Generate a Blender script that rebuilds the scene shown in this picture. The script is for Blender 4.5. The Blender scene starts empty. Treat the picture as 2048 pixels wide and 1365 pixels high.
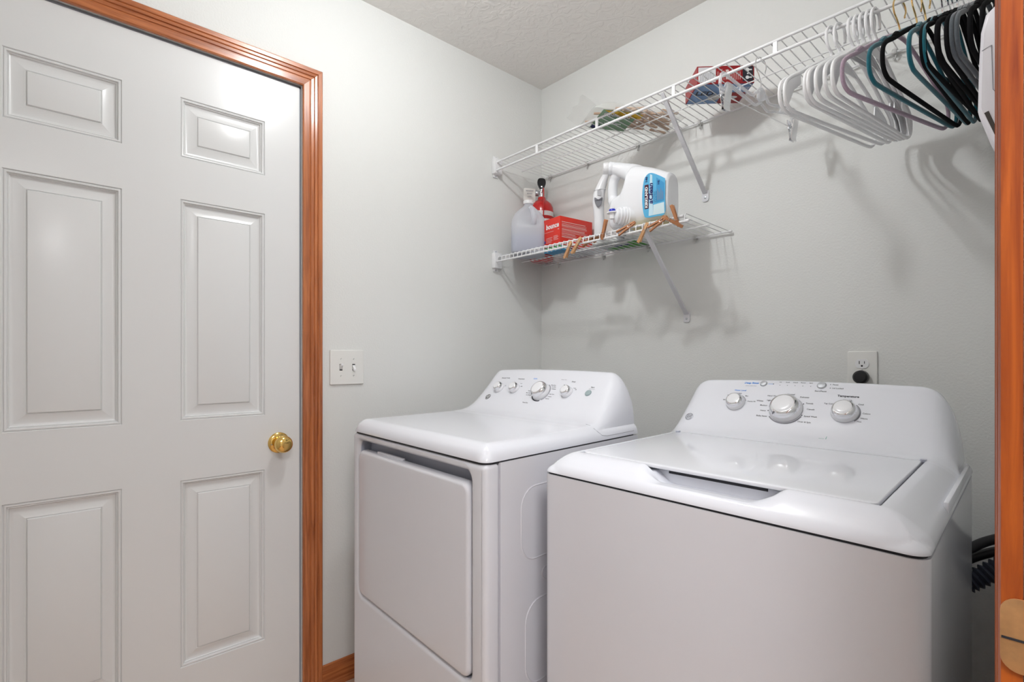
import bpy, bmesh, math, random
import numpy as np
from mathutils import Vector, Matrix

random.seed(7)
SC = bpy.context.scene
COL = SC.collection
D2R = math.radians

# ------------------------------------------------------------------ camera, light, exposure
cam_data = bpy.data.cameras.new('camera')
cam_data.sensor_width = 36.0
cam_data.lens = 1030.0 / 2048 * 36
cam_data.shift_y = 35.5 / 2048
cam_data.clip_start = 0.01
cam = bpy.data.objects.new('camera', cam_data)
cam.location = (1.7496, -1.7789, 1.139)
cam.rotation_euler = (D2R(90), 0, D2R(47.80))
COL.objects.link(cam)
SC.camera = cam

SC.view_settings.view_transform = 'Standard'
SC.view_settings.look = 'None'
SC.view_settings.gamma = 1
SC.view_settings.use_curve_mapping = False
SC.view_settings.exposure = 0.32

world = bpy.data.worlds.new('world')
SC.world = world
world.use_nodes = True
world.node_tree.nodes['Background'].inputs[0].default_value = (0.9, 0.95, 1.0, 1)
world.node_tree.nodes['Background'].inputs[1].default_value = 0.3

def lamp(name, kind, loc, energy, color, rot=(0, 0, 0), size=0.1, sy=None):
    l = bpy.data.lights.new(name, kind)
    l.energy = energy
    l.color = color
    if kind == 'AREA':
        l.size = size
        if sy:
            l.shape = 'RECTANGLE'
            l.size_y = sy
    else:
        l.shadow_soft_size = size
    o = bpy.data.objects.new(name, l)
    o.location = loc
    o.rotation_euler = rot
    COL.objects.link(o)
    return o

# the laundry room's flush ceiling lamp, an unseen fill light standing for the hall's light beyond the doorway
lamp('room_lamp', 'POINT', (0.79, -1.06, 2.345), 13.0, (0.96, 0.985, 1.0), size=0.035)
lamp('hall_fill', 'AREA', (2.34, -1.98, 2.30), 24, (0.97, 0.97, 1.0), rot=(0, D2R(25), D2R(-10)), size=0.6, sy=0.6)

# ------------------------------------------------------------------ materials
MATS = {}
def mat(name, col, rough=0.5, metal=0.0, spec=0.5, coat=0.0, trans=0.0, ior=1.45, alpha=1.0,
        noise=None, bump=None, sheen=0.0, emit=None, sss=0.0):
    """noise=(scale, amount) varies the base colour; bump=(scale, strength, distance)"""
    if name in MATS:
        return MATS[name]
    m = bpy.data.materials.new(name)
    m.use_nodes = True
    nt = m.node_tree
    b = nt.nodes['Principled BSDF']
    c = (*col, 1)
    b.inputs['Base Color'].default_value = c
    b.inputs['Roughness'].default_value = rough
    b.inputs['Metallic'].default_value = metal
    b.inputs['Specular IOR Level'].default_value = spec
    b.inputs['Coat Weight'].default_value = coat
    b.inputs['Coat Roughness'].default_value = 0.08
    b.inputs['Transmission Weight'].default_value = trans
    b.inputs['IOR'].default_value = ior
    b.inputs['Alpha'].default_value = alpha
    b.inputs['Sheen Weight'].default_value = sheen
    if sss:
        b.inputs['Subsurface Weight'].default_value = sss
        b.inputs['Subsurface Radius'].default_value = (0.01, 0.01, 0.01)
    tc = nt.nodes.new('ShaderNodeTexCoord')
    if noise:
        n = nt.nodes.new('ShaderNodeTexNoise')
        n.inputs['Scale'].default_value = noise[0]
        n.inputs['Detail'].default_value = 4
        nt.links.new(tc.outputs['Object'], n.inputs['Vector'])
        r = nt.nodes.new('ShaderNodeMix')
        r.data_type = 'RGBA'
        r.inputs[6].default_value = tuple(x * (1 - noise[1]) for x in col) + (1,)
        r.inputs[7].default_value = tuple(min(1, x * (1 + noise[1])) for x in col) + (1,)
        nt.links.new(n.outputs['Fac'], r.inputs[0])
        nt.links.new(r.outputs[2], b.inputs['Base Color'])
    if bump:
        n = nt.nodes.new('ShaderNodeTexNoise')
        n.inputs['Scale'].default_value = bump[0]
        n.inputs['Detail'].default_value = 2
        nt.links.new(tc.outputs['Object'], n.inputs['Vector'])
        bp = nt.nodes.new('ShaderNodeBump')
        bp.inputs['Strength'].default_value = bump[1]
        bp.inputs['Distance'].default_value = bump[2]
        nt.links.new(n.outputs['Fac'], bp.inputs['Height'])
        nt.links.new(bp.outputs['Normal'], b.inputs['Normal'])
    MATS[name] = m
    return m

def wood(name, c1, c2, axis, rough=0.25, scale=14.0, coat=0.5):
    """grain stretched along one axis (0, 1 or 2)"""
    m = bpy.data.materials.new(name)
    m.use_nodes = True
    nt = m.node_tree
    b = nt.nodes['Principled BSDF']
    b.inputs['Roughness'].default_value = rough
    b.inputs['Coat Weight'].default_value = coat
    b.inputs['Coat Roughness'].default_value = 0.15
    tc = nt.nodes.new('ShaderNodeTexCoord')
    mp = nt.nodes.new('ShaderNodeMapping')
    s = [scale * 6] * 3
    s[axis] = scale * 0.28
    mp.inputs['Scale'].default_value = s
    n = nt.nodes.new('ShaderNodeTexNoise')
    n.inputs['Scale'].default_value = 1.0
    n.inputs['Detail'].default_value = 6
    n.inputs['Roughness'].default_value = 0.6
    n.inputs['Distortion'].default_value = 0.6
    r = nt.nodes.new('ShaderNodeValToRGB')
    r.color_ramp.elements[0].position = 0.30
    r.color_ramp.elements[0].color = (*c1, 1)
    r.color_ramp.elements[1].position = 0.62
    r.color_ramp.elements[1].color = (*c2, 1)
    nt.links.new(tc.outputs['Object'], mp.inputs['Vector'])
    nt.links.new(mp.outputs['Vector'], n.inputs['Vector'])
    nt.links.new(n.outputs['Fac'], r.inputs['Fac'])
    nt.links.new(r.outputs['Color'], b.inputs['Base Color'])
    bp = nt.nodes.new('ShaderNodeBump')
    bp.inputs['Strength'].default_value = 0.15
    bp.inputs['Distance'].default_value = 0.001
    nt.links.new(n.outputs['Fac'], bp.inputs['Height'])
    nt.links.new(bp.outputs['Normal'], b.inputs['Normal'])
    MATS[name] = m
    return m

def plaster(name, col, kind):
    m = bpy.data.materials.new(name)
    m.use_nodes = True
    nt = m.node_tree
    b = nt.nodes['Principled BSDF']
    b.inputs['Base Color'].default_value = (*col, 1)
    b.inputs['Roughness'].default_value = 0.55
    b.inputs['Specular IOR Level'].default_value = 0.35
    tc = nt.nodes.new('ShaderNodeTexCoord')
    n = nt.nodes.new('ShaderNodeTexNoise')
    bp = nt.nodes.new('ShaderNodeBump')
    if kind == 'peel':
        n.inputs['Scale'].default_value = 170
        n.inputs['Detail'].default_value = 3
        bp.inputs['Strength'].default_value = 0.55
        bp.inputs['Distance'].default_value = 0.0016
        nt.links.new(n.outputs['Fac'], bp.inputs['Height'])
    else:
        n.inputs['Scale'].default_value = 26
        n.inputs['Detail'].default_value = 5
        n.inputs['Distortion'].default_value = 1.2
        r = nt.nodes.new('ShaderNodeValToRGB')
        r.color_ramp.elements[0].position = 0.45
        r.color_ramp.elements[1].position = 0.58
        nt.links.new(n.outputs['Fac'], r.inputs['Fac'])
        bp.inputs['Strength'].default_value = 0.35
        bp.inputs['Distance'].default_value = 0.003
        nt.links.new(r.outputs['Color'], bp.inputs['Height'])
    nt.links.new(tc.outputs['Object'], n.inputs['Vector'])
    nt.links.new(bp.outputs['Normal'], b.inputs['Normal'])
    MATS[name] = m
    return m

M_wall = plaster('wall_paint', (0.77, 0.775, 0.755), 'peel')
M_ceil = plaster('ceiling_paint', (0.85, 0.83, 0.80), 'knock')
M_door = mat('door_paint', (0.78, 0.785, 0.785), rough=0.25, bump=(240, 0.12, 0.0004))
M_woodz = wood('casing_wood_vertical', (0.27, 0.062, 0.014), (0.54, 0.175, 0.055), 2)
M_woody = wood('casing_wood_horizontal', (0.27, 0.062, 0.014), (0.54, 0.175, 0.055), 1)
M_woodx = wood('base_wood', (0.27, 0.062, 0.014), (0.50, 0.16, 0.05), 0)
M_jamb = wood('jamb_wood', (0.24, 0.036, 0.004), (0.52, 0.115, 0.012), 2, rough=0.35, coat=0.2)
M_floor = mat('vinyl_floor', (0.64, 0.46, 0.34), rough=0.35, noise=(5, 0.12))
M_enamel = mat('white_enamel', (0.80, 0.81, 0.86), rough=0.13, spec=0.5)
M_steel = mat('painted_cabinet', (0.76, 0.76, 0.80), rough=0.13, spec=0.5, bump=(900, 0.03, 0.0002))
M_lidw = mat('lid_enamel', (0.79, 0.80, 0.84), rough=0.06, spec=0.5)
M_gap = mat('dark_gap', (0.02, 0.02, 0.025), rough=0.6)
M_recess = mat('recess_plastic', (0.50, 0.52, 0.60), rough=0.3)
M_chrome = mat('chrome', (0.82, 0.82, 0.84), rough=0.08, metal=1)
M_knobw = mat('knob_white', (0.85, 0.85, 0.87), rough=0.2)
M_satin = mat('satin_silver', (0.55, 0.57, 0.60), rough=0.3, metal=0.8)
M_brass = mat('brass', (0.83, 0.56, 0.18), rough=0.12, metal=1)
M_oldbrass = mat('worn_brass', (0.62, 0.34, 0.15), rough=0.33, metal=0.6, noise=(70, 0.4))
M_wire = mat('vinyl_wire', (0.82, 0.82, 0.83), rough=0.3)
M_wireback = mat('bracket_white', (0.74, 0.74, 0.77), rough=0.3)
M_plast = mat('white_plastic', (0.84, 0.84, 0.85), rough=0.3)
M_ivory = mat('ivory_plastic', (0.82, 0.815, 0.785), rough=0.3)
M_black = mat('black_plastic', (0.012, 0.012, 0.014), rough=0.4)
M_rubber = mat('black_rubber', (0.015, 0.015, 0.018), rough=0.42)
M_hose = mat('grey_hose', (0.06, 0.07, 0.10), rough=0.45)
M_ink = mat('black_ink', (0.02, 0.02, 0.03), rough=0.5)
M_inkg = mat('grey_ink', (0.25, 0.25, 0.28), rough=0.5)
M_blue = mat('blue_ink', (0.02, 0.25, 0.75), rough=0.5)
M_whitep = mat('white_print', (0.85, 0.85, 0.85), rough=0.5)

# ------------------------------------------------------------------ mesh helpers
def link(name, me, m, parent=None):
    o = bpy.data.objects.new(name, me)
    if m is not None:
        if isinstance(m, (list, tuple)):
            for k in m:
                me.materials.append(k)
        else:
            me.materials.append(m)
    COL.objects.link(o)
    if parent is not None:
        o.parent = parent
    return o

def finish(me, ang=35):
    bm = bmesh.new()
    bm.from_mesh(me)
    bmesh.ops.remove_doubles(bm, verts=bm.verts, dist=1e-6)
    bmesh.ops.recalc_face_normals(bm, faces=bm.faces)
    a = D2R(ang)
    for f in bm.faces:
        f.smooth = True
    for e in bm.edges:
        if len(e.link_faces) != 2 or e.calc_face_angle(0) > a:
            e.smooth = False
    bm.to_mesh(me)
    bm.free()

class MB:
    """collects vertices and faces of ONE object"""
    def __init__(s):
        s.v = []
        s.f = []
        s.mi = []
    def add(s, vs, fs, mi=0, fn=None):
        n = len(s.v)
        s.v += [tuple(fn(*p)) if fn else tuple(p) for p in vs]
        s.f += [tuple(i + n for i in f) for f in fs]
        s.mi += [mi] * len(fs)
        return s
    def box(s, x0, x1, y0, y1, z0, z1, mi=0, fn=None):
        vs = [(x, y, z) for z in (z0, z1) for y in (y0, y1) for x in (x0, x1)]
        fs = [(0, 2, 3, 1), (4, 5, 7, 6), (0, 1, 5, 4), (2, 6, 7, 3), (0, 4, 6, 2), (1, 3, 7, 5)]
        return s.add(vs, fs, mi, fn)
    def rbox(s, x0, x1, y0, y1, z0, z1, r=0.005, seg=3, mi=0, fn=None):
        bm = bmesh.new()
        bmesh.ops.create_cube(bm, size=1)
        for v in bm.verts:
            v.co = Vector(((x0 + x1) / 2 + v.co.x * (x1 - x0), (y0 + y1) / 2 + v.co.y * (y1 - y0),
                           (z0 + z1) / 2 + v.co.z * (z1 - z0)))
        bmesh.ops.bevel(bm, geom=list(bm.edges), offset=r, segments=seg, profile=0.5, affect='EDGES')
        bm.verts.index_update()
        s.add([tuple(v.co) for v in bm.verts], [tuple(v.index for v in f.verts) for f in bm.faces], mi, fn)
        bm.free()
        return s
    def tube(s, pts, r, seg=8, closed=False, caps=True, mi=0, fn=None, flat=1.0):
        P = [Vector(p) for p in pts]
        n = len(P)
        rr = r if isinstance(r, (list, tuple)) else [r] * n
        T = []
        for i in range(n):
            if closed:
                t = P[(i + 1) % n] - P[i - 1]
            else:
                t = P[min(i + 1, n - 1)] - P[max(i - 1, 0)]
            T.append(t.normalized() if t.length > 1e-12 else Vector((0, 0, 1)))
        ref = Vector((0, 0, 1)) if abs(T[0].z) < 0.9 else Vector((1, 0, 0))
        N = (ref - T[0] * ref.dot(T[0])).normalized()
        vs, fs = [], []
        for i in range(n):
            N = (N - T[i] * N.dot(T[i]))
            N = N.normalized() if N.length > 1e-9 else Vector((1, 0, 0))
            B = T[i].cross(N)
            for k in range(seg):
                a = 2 * math.pi * k / seg
                vs.append(tuple(P[i] + (N * math.cos(a) + B * math.sin(a) * flat) * rr[i]))
        m = n if closed else n - 1
        for i in range(m):
            j = (i + 1) % n
            for k in range(seg):
                k2 = (k + 1) % seg
                fs.append((i * seg + k, i * seg + k2, j * seg + k2, j * seg + k))
        if not closed and caps:
            fs.append(tuple(range(seg - 1, -1, -1)))
            fs.append(tuple((n - 1) * seg + k for k in range(seg)))
        return s.add(vs, fs, mi, fn)
    def lathe(s, prof, seg=32, axis='z', c=(0, 0, 0), mi=0, fn=None, sx=1, sy=1):
        """prof: list of (radius, height)"""
        vs, fs = [], []
        for (r, h) in prof:
            r = max(r, 1e-5)
            for k in range(seg):
                a = 2 * math.pi * k / seg
                x, y = r * math.cos(a) * sx, r * math.sin(a) * sy
                if axis == 'z':
                    p = (x, y, h)
                elif axis == 'x':
                    p = (h, x, y)
                else:
                    p = (x, h, y)
                vs.append((p[0] + c[0], p[1] + c[1], p[2] + c[2]))
        for i in range(len(prof) - 1):
            for k in range(seg):
                k2 = (k + 1) % seg
                fs.append((i * seg + k, i * seg + k2, (i + 1) * seg + k2, (i + 1) * seg + k))
        fs.append(tuple(range(seg - 1, -1, -1)))
        fs.append(tuple((len(prof) - 1) * seg + k for k in range(seg)))
        return s.add(vs, fs, mi, fn)
    def loft(s, rings, mi=0, fn=None, cap=True):
        n = len(rings[0])
        vs = [p for r in rings for p in r]
        fs = []
        for i in range(len(rings) - 1):
            for k in range(n):
                k2 = (k + 1) % n
                fs.append((i * n + k, i * n + k2, (i + 1) * n + k2, (i + 1) * n + k))
        if cap:
            fs.append(tuple(range(n - 1, -1, -1)))
            fs.append(tuple((len(rings) - 1) * n + k for k in range(n)))
        return s.add(vs, fs, mi, fn)
    def build(s, name, m, parent=None, ang=35):
        me = bpy.data.meshes.new(name)
        me.from_pydata(s.v, [], s.f)
        if isinstance(m, (list, tuple)):
            me.polygons.foreach_set('material_index', s.mi)
        me.update()
        finish(me, ang)
        return link(name, me, m, parent)

def rrect(x0, x1, y0, y1, r, seg=6):
    pts = []
    for cx, cy, a0 in ((x1 - r, y1 - r, 0), (x0 + r, y1 - r, 90), (x0 + r, y0 + r, 180), (x1 - r, y0 + r, 270)):
        for k in range(seg + 1):
            a = D2R(a0 + 90 * k / seg)
            pts.append((cx + r * math.cos(a), cy + r * math.sin(a)))
    return pts

def smooth_path(pts, n=8, closed=False):
    """Catmull-Rom through the points"""
    P = [Vector(p) for p in pts]
    L = len(P)
    out = []
    m = L if closed else L - 1
    for i in range(m):
        if closed:
            a, b, c, d = P[i - 1], P[i], P[(i + 1) % L], P[(i + 2) % L]
        else:
            a, b, c, d = P[max(i - 1, 0)], P[i], P[i + 1], P[min(i + 2, L - 1)]
        for k in range(n):
            t = k / n
            out.append(0.5 * ((2 * b) + (c - a) * t + (2 * a - 5 * b + 4 * c - d) * t * t + (3 * b - a - 3 * c + d) * t ** 3))
    if not closed:
        out.append(P[-1])
    return [tuple(p) for p in out]

def outline(loops, extrude, bevel=0.0, res=3, offset=0.0):
    """flat outlines (holes allowed) extruded both ways by `extrude`, edges rounded by `bevel` -> verts, faces"""
    cu = bpy.data.curves.new('tmp', 'CURVE')
    cu.dimensions = '2D'
    cu.fill_mode = 'BOTH'
    cu.extrude = extrude
    cu.bevel_depth = bevel
    cu.bevel_resolution = res
    cu.offset = offset
    for lp in loops:
        sp = cu.splines.new('POLY')
        sp.points.add(len(lp) - 1)
        for i, p in enumerate(lp):
            sp.points[i].co = (p[0], p[1], 0, 1)
        sp.use_cyclic_u = True
    return _curve_mesh(cu)

def _curve_mesh(cu):
    o = bpy.data.objects.new('tmp', cu)
    COL.objects.link(o)
    dg = bpy.context.evaluated_depsgraph_get()
    me = bpy.data.meshes.new_from_object(o.evaluated_get(dg))
    vs = [tuple(v.co) for v in me.vertices]
    fs = [tuple(p.vertices) for p in me.polygons]
    bpy.data.objects.remove(o)
    bpy.data.curves.remove(cu)
    bpy.data.meshes.remove(me)
    return vs, fs

_tc = {}
def text2d(s, size, align='LEFT', bold=0.0, shear=0.0, sx=1.0):
    key = (s, size, align, bold, shear, sx)
    if key not in _tc:
        cu = bpy.data.curves.new('tmp', 'FONT')
        cu.body = s
        cu.size = size
        cu.align_x = align
        cu.align_y = 'CENTER'
        cu.offset = bold * size
        cu.shear = shear
        cu.resolution_u = 3
        vs, fs = _curve_mesh(cu)
        _tc[key] = ([(x * sx, y, z) for x, y, z in vs], fs)
    return _tc[key]

def thing(name, label, cat, loc=(0, 0, 0), rz=0.0, group=None, rot=None):
    o = bpy.data.objects.new(name, None)
    o.empty_display_size = 0.02
    o.location = loc
    o.rotation_euler = rot if rot else (0, 0, rz)
    o['label'] = label
    o['category'] = cat
    if group:
        o['group'] = group
    COL.objects.link(o)
    return o

def tag(o, label, cat, group=None):
    o['label'] = label
    o['category'] = cat
    if group:
        o['group'] = group
    return o

def struct(o):
    o['kind'] = 'structure'
    return o

# ------------------------------------------------------------------ room shell
H = 2.44
XR = 1.720            # right wall, room side
YF = -2.20            # wall behind / left of the camera
DY0, DY1 = -2.005, -1.213      # doorway the camera stands in (right wall)
# door in the left wall
LY0, LY1, LZ = -1.985, -1.141, 2.053

def wall_mesh(name, boxes, m):
    b = MB()
    for bx in boxes:
        b.box(*bx)
    return struct(b.build(name, m))

wall_mesh('floor', [(-0.12, 3.4, YF - 0.1, 0.12, -0.05, 0.0)], M_floor)
wall_mesh('ceiling', [(-0.12, 3.4, YF - 0.1, 0.12, H, H + 0.05)], M_ceil)
wall_mesh('wall_back', [(-0.12, 3.4, 0.0, 0.12, 0, H)], M_wall)
wall_mesh('wall_left', [(-0.12, 0, LY1, 0.0, 0, H), (-0.12, 0, YF, LY0, 0, H), (-0.12, 0, LY0, LY1, LZ + 0.003, H)], M_wall)
wall_mesh('wall_right', [(XR, XR + 0.11, DY1, 0.0, 0, H), (XR, XR + 0.11, YF, DY0, 0, H), (XR, XR + 0.11, DY0, DY1, 2.06, H)], M_wall)
wall_mesh('wall_front', [(-0.12, 3.4, YF - 0.1, YF, 0, H)], M_wall)
wall_mesh('wall_hall', [(3.3, 3.4, YF, 0.0, 0, H)], M_wall)

# fluted casing profile: (distance from the opening, thickness)
CAS = [(0, 0), (0, .008), (.003, .0105), (.020, .0115), (.022, .0095), (.024, .0095), (.026, .0125), (.034, .0135),
       (.036, .0115), (.038, .0145), (.045, .0155), (.047, .0135), (.049, .0165), (.060, .017), (.0635, .0145), (.064, 0)]
CAS2 = [(0, 0), (0, .0125), (.003, .0145)] + [(w, t + .0035) for w, t in CAS[3:-1]] + [(.064, 0)]
def casing_run(mb, a, b, out, nrm, ma, mb_, CAS=CAS):
    """profile swept from a to b; out = direction away from opening, nrm = off the wall; mitre shifts per unit w"""
    a, b, out, nrm = map(Vector, (a, b, out, nrm))
    d = (b - a).normalized()
    ra = [tuple(a + out * w + nrm * t - d * w * ma) for w, t in CAS]
    rb = [tuple(b + out * w + nrm * t + d * w * mb_) for w, t in CAS]
    mb.loft([ra, rb])

c = MB(); casing_run(c, (0, LY1, 0), (0, LY1, LZ), (0, 1, 0), (1, 0, 0), 0, 1)
trim = struct(c.build('trim_1', M_woodz))
c = MB(); casing_run(c, (0, LY0, 0), (0, LY0, LZ), (0, -1, 0), (1, 0, 0), 0, 1)
struct(c.build('trim_2', M_woodz))
c = MB(); casing_run(c, (0, LY0, LZ + .0004), (0, LY1, LZ + .0004), (0, 0, 1), (1, 0, 0), 1, 1)
struct(c.build('trim_3', M_woody))
# casing round the doorway the camera stands in
c = MB(); casing_run(c, (XR, DY1 - .005, 0), (XR, DY1 - .005, 2.06), (0, 1, 0), (-1, 0, 0), 0, 1, CAS2)
struct(c.build('trim_4', M_jamb))
c = MB(); casing_run(c, (XR, DY0 + .005, 0), (XR, DY0 + .005, 2.06), (0, -1, 0), (-1, 0, 0), 0, 1, CAS2)
struct(c.build('trim_5', M_jamb))
c = MB(); casing_run(c, (XR, DY0 + .005, 2.0604), (XR, DY1 - .005, 2.0604), (0, 0, 1), (-1, 0, 0), 1, 1, CAS2)
struct(c.build('trim_6', M_woody))
# door frame boards inside that opening
jb = MB().box(XR + .0015, XR + .11, DY1 - .004, DY1 + .0, 0, 2.06)
jb.box(XR + .045, XR + .085, DY1 - .016, DY1 - .004, 0, 2.05)
jamb = struct(jb.build('trim_7', M_jamb))
jb = MB().box(XR + .0015, XR + .11, DY0 - .0, DY0 + .004, 0, 2.06)
struct(jb.build('trim_8', M_jamb))

# baseboards
BB = [(0, 0), (.011, 0), (.011, .058), (.0095, .062), (.0095, .067), (.006, .072), (.005, .080), (.002, .083), (0, .083)]
def baseboard(name, a, b, nrm, m):
    a, b, nrm = Vector(a), Vector(b), Vector(nrm)
    r = [[tuple(p + nrm * t + Vector((0, 0, z))) for t, z in BB] for p in (a, b)]
    return struct(MB().loft(r).build(name, m))
baseboard('baseboard_left', (0, LY1 + .064, 0), (0, -0.011, 0), (1, 0, 0), M_woody)
baseboard('baseboard_back', (0, 0, 0), (XR, 0, 0), (0, -1, 0), M_woodx)
baseboard('baseboard_right', (XR, -0.011, 0), (XR, DY1 + .064, 0), (-1, 0, 0), M_woody)

# six panel door, a hair behind the casing
DX = -0.010
dyl, dyr, dz0, dz1 = LY0 + .005, LY1 - .006, 0.008, LZ - .006
door = bpy.data.objects.new('door_1', None)
door.location = (DX, dyl, 0)
door['kind'] = 'structure'
COL.objects.link(door)
PY = [(-1.857, -1.623), (-1.487, -1.2555)]
PZ = [(.236, .783), (.958, 1.605), (1.728, 1.902)]
b = MB()
ys = [dyl, PY[0][0], PY[0][1], PY[1][0], PY[1][1], dyr]
zs = [dz0, PZ[0][0], PZ[0][1], PZ[1][0], PZ[1][1], PZ[2][0], PZ[2][1], dz1]
for i in range(5):
    for j in range(7):
        if i in (1, 3) and j in (1, 3, 5):
            continue
        b.add([(0, ys[i] - dyl, zs[j]), (0, ys[i + 1] - dyl, zs[j]), (0, ys[i + 1] - dyl, zs[j + 1]), (0, ys[i] - dyl, zs[j + 1])], [(0, 1, 2, 3)])
w_ = dyr - dyl
b.add([(0, 0, dz0), (0, 0, dz1), (-.035, 0, dz1), (-.035, 0, dz0)], [(0, 1, 2, 3)])
b.add([(0, w_, dz0), (0, w_, dz1), (-.035, w_, dz1), (-.035, w_, dz0)], [(3, 2, 1, 0)])
b.add([(0, 0, dz1), (0, w_, dz1), (-.035, w_, dz1), (-.035, 0, dz1)], [(0, 1, 2, 3)])
b.add([(0, 0, dz0), (0, w_, dz0), (-.035, w_, dz0), (-.035, 0, dz0)], [(3, 2, 1, 0)])
b.add([(-.035, 0, dz0), (-.035, w_, dz0), (-.035, w_, dz1), (-.035, 0, dz1)], [(3, 2, 1, 0)])
b.build('door_leaf', M_door, door)
RING = [(0, 0), (.002, -.0036), (.0045, -.0012), (.0075, -.0018), (.0095, -.0070), (.0115, -.0062), (.0135, -.0105), (.017, -.0120), (.021, -.0120),
        (.042, -.0050), (.0435, -.0066), (.046, -.0024), (.049, -.0016)]
for (a0, a1) in PY:
    for (z0, z1) in PZ:
        rings = [[(x, a0 + o - dyl, z0 + o), (x, a1 - o - dyl, z0 + o), (x, a1 - o - dyl, z1 - o), (x, a0 + o - dyl, z1 - o)] for o, x in RING]
        p = MB()
        n = len(rings)
        vs = [q for r in rings for q in r]
        fs = [(i * 4 + k, i * 4 + (k + 1) % 4, (i + 1) * 4 + (k + 1) % 4, (i + 1) * 4 + k) for i in range(n - 1) for k in range(4)]
        fs.append(tuple((n - 1) * 4 + k for k in range(4)))
        p.add(vs, fs)
        p.build('panel', M_door, door, ang=25)
# brass knob with rose and lock button
kb = MB().lathe([(.0335, 0), (.0335, .002), (.031, .005), (.026, .0068), (.017, .008), (.015, .014), (.0145, .024), (.018, .030), (.0245, .036),
                 (.0275, .043), (.0275, .050), (.025, .057), (.019, .062), (.010, .0645), (.004, .065)], 40, 'x')
kn = kb.build('door_knob', M_brass, door)
kn.location = (0, -1.213 - dyl, .865)
kn['label'] = 'round polished brass knob on a round plate'
mb = MB().tube([(.0055, -.024, -.004), (.0085, -.024, -.004)], .0022, 8)
kp = mb.build('lock_button', M_satin, kn)
# latch hole in the edge of the frame side and weather strip
struct(MB().box(-.05, -.012, LY1 - .0058, LY1 - .0004, 0, LZ).build('trim_9', mat('strip_grey', (.32, .34, .38), rough=.5)))
struct(MB().box(-.05, -.012, LY0, LY1, LZ - .0055, LZ - .0002).build('trim_10', MATS['strip_grey']))
struct(MB().box(-.11, -.048, LY0, LY1, 0, LZ).build('trim_11', M_gap))

# strike plate wrapped over the corner of the near door frame
sp = MB()
vs, fs = outline([rrect(-.0165, .024, -.0285, .0285, .011, 6)], .0006, .0004, 1)
def spmap(x, y, z):
    # first part lies on the frame face, the lip curls round the casing edge
    X = XR + .004 + x
    Y = -.0056 - z
    if x < -.002:
        Y = -.0066 - z
    return (X, Y, y)
sp.add(vs, fs, 0, spmap)
strike = thing('strike_plate', 'worn brass strike plate on the orange wooden door frame', 'strike plate', (0, DY1, .9235))
sp.build('plate', M_oldbrass, strike)
MB().box(XR - .012, XR + .024, -.0080, -.0060, -.004, -.0022).build('groove', M_gap, strike)
MB().tube([(XR + .008, -.0055, .015), (XR + .008, -.0076, .015)], .003, 10).build('screw', M_satin, strike)

# ------------------------------------------------------------------ switch and outlet
def switch_plate():
    t = thing('light_switch', 'white double toggle light switch plate beside the door casing', 'light switch', (0, -.9855, 1.109))
    hw, hh = .0625, .061
    vs, fs = outline([rrect(-hw, hw, -hh, hh, .004, 4)], .0015, .002, 2, -.002)
    MB().add(vs, fs, 0, lambda x, y, z: (.003 + z, x, y)).build('cover_plate', M_ivory, t)
    for yy, up in ((-.0235, 1), (.0235, -1)):
        MB().box(.0066, .0070, yy - .0052, yy + .0052, -.0115, .0115).build('toggle_slot', M_gap, t)
        tg = MB()
        tg.loft([[(.0065, yy - .0045, -.008), (.0065, yy + .0045, -.008), (.0065, yy + .0045, .008), (.0065, yy - .0045, .008)],
                 [(.018, yy - .0035, up * .010 - .0035), (.018, yy + .0035, up * .010 - .0035), (.018, yy + .0035, up * .010 + .0035), (.018, yy - .0035, up * .010 + .0035)]])
        tg.build('toggle', M_plast, t)
        for zz in (-.030, .030):
            s = MB().lathe([(.0032, .0066), (.0030, .0074), (.001, .0078)], 12, 'x', (0, yy, zz)).build('screw', M_ivory, t)
            MB().box(.0078, .0080, yy - .0025, yy + .0025, zz - .0004, zz + .0004, fn=lambda x, y, z, yy=yy, zz=zz: (x, yy + (y - yy) * .7 - (z - zz) * .7, zz + (y - yy) * .7 + (z - zz) * .7)).build('slot', M_gap, s)
switch_plate()

def outlet():
    t = thing('power_outlet', 'ivory duplex wall outlet behind the washing machine', 'outlet', (1.321, 0, 1.105))
    vs, fs = outline([rrect(-.037, .037, -.056, .056, .004, 4)], .0015, .002, 2, -.002)
    fy = lambda x, y, z: (x, -.003 - z, y)
    MB().add(vs, fs, 0, fy).build('cover_plate', M_ivory, t)
    for zz in (.0195, -.0195):
        pts = [(x, y) for x, y in [(.017 * math.cos(a), .0165 * math.sin(a)) for a in np.linspace(0, 2 * math.pi, 32, endpoint=False)]]
        pts = [(x, max(-.0135, min(.0135, y))) for x, y in pts]
        vs, fs = outline([pts], .002, 0)
        r = MB().add(vs, fs, 0, lambda x, y, z, zz=zz: (x, -.0065 - z, y + zz)).build('socket', M_plast, t)
        if zz > 0:
            MB().box(-.0075, -.0055, -.0088, -.0082, zz - .001, zz + .008).build('slot', M_gap, r)
            MB().box(.0055, .0072, -.0088, -.0082, zz + .0, zz + .007).build('slot', M_gap, r)
            MB().lathe([(.0027, -.0082), (.0027, -.0088)], 14, 'y', (0, 0, zz - .0065)).build('earth_hole', M_gap, r)
    MB().lathe([(.003, -.0065), (.0025, -.0075)], 12, 'y').build('screw', M_satin, t)
    p = thing('power_plug', 'round black plug in the lower outlet socket', 'plug', (1.321, 0, 1.0855))
    MB().lathe([(.006, -.009), (.019, -.0095), (.020, -.014), (.019, -.028), (.014, -.034), (.004, -.035)], 28, 'y').build('plug_body', M_black, p)
    MB().tube(smooth_path([(0, -.026, -.014), (0, -.034, -.04), (.01, -.045, -.09), (.02, -.04, -.2), (.02, -.05, -.5)]), .0045, 8).build('cord', M_black, p)
outlet()

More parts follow.
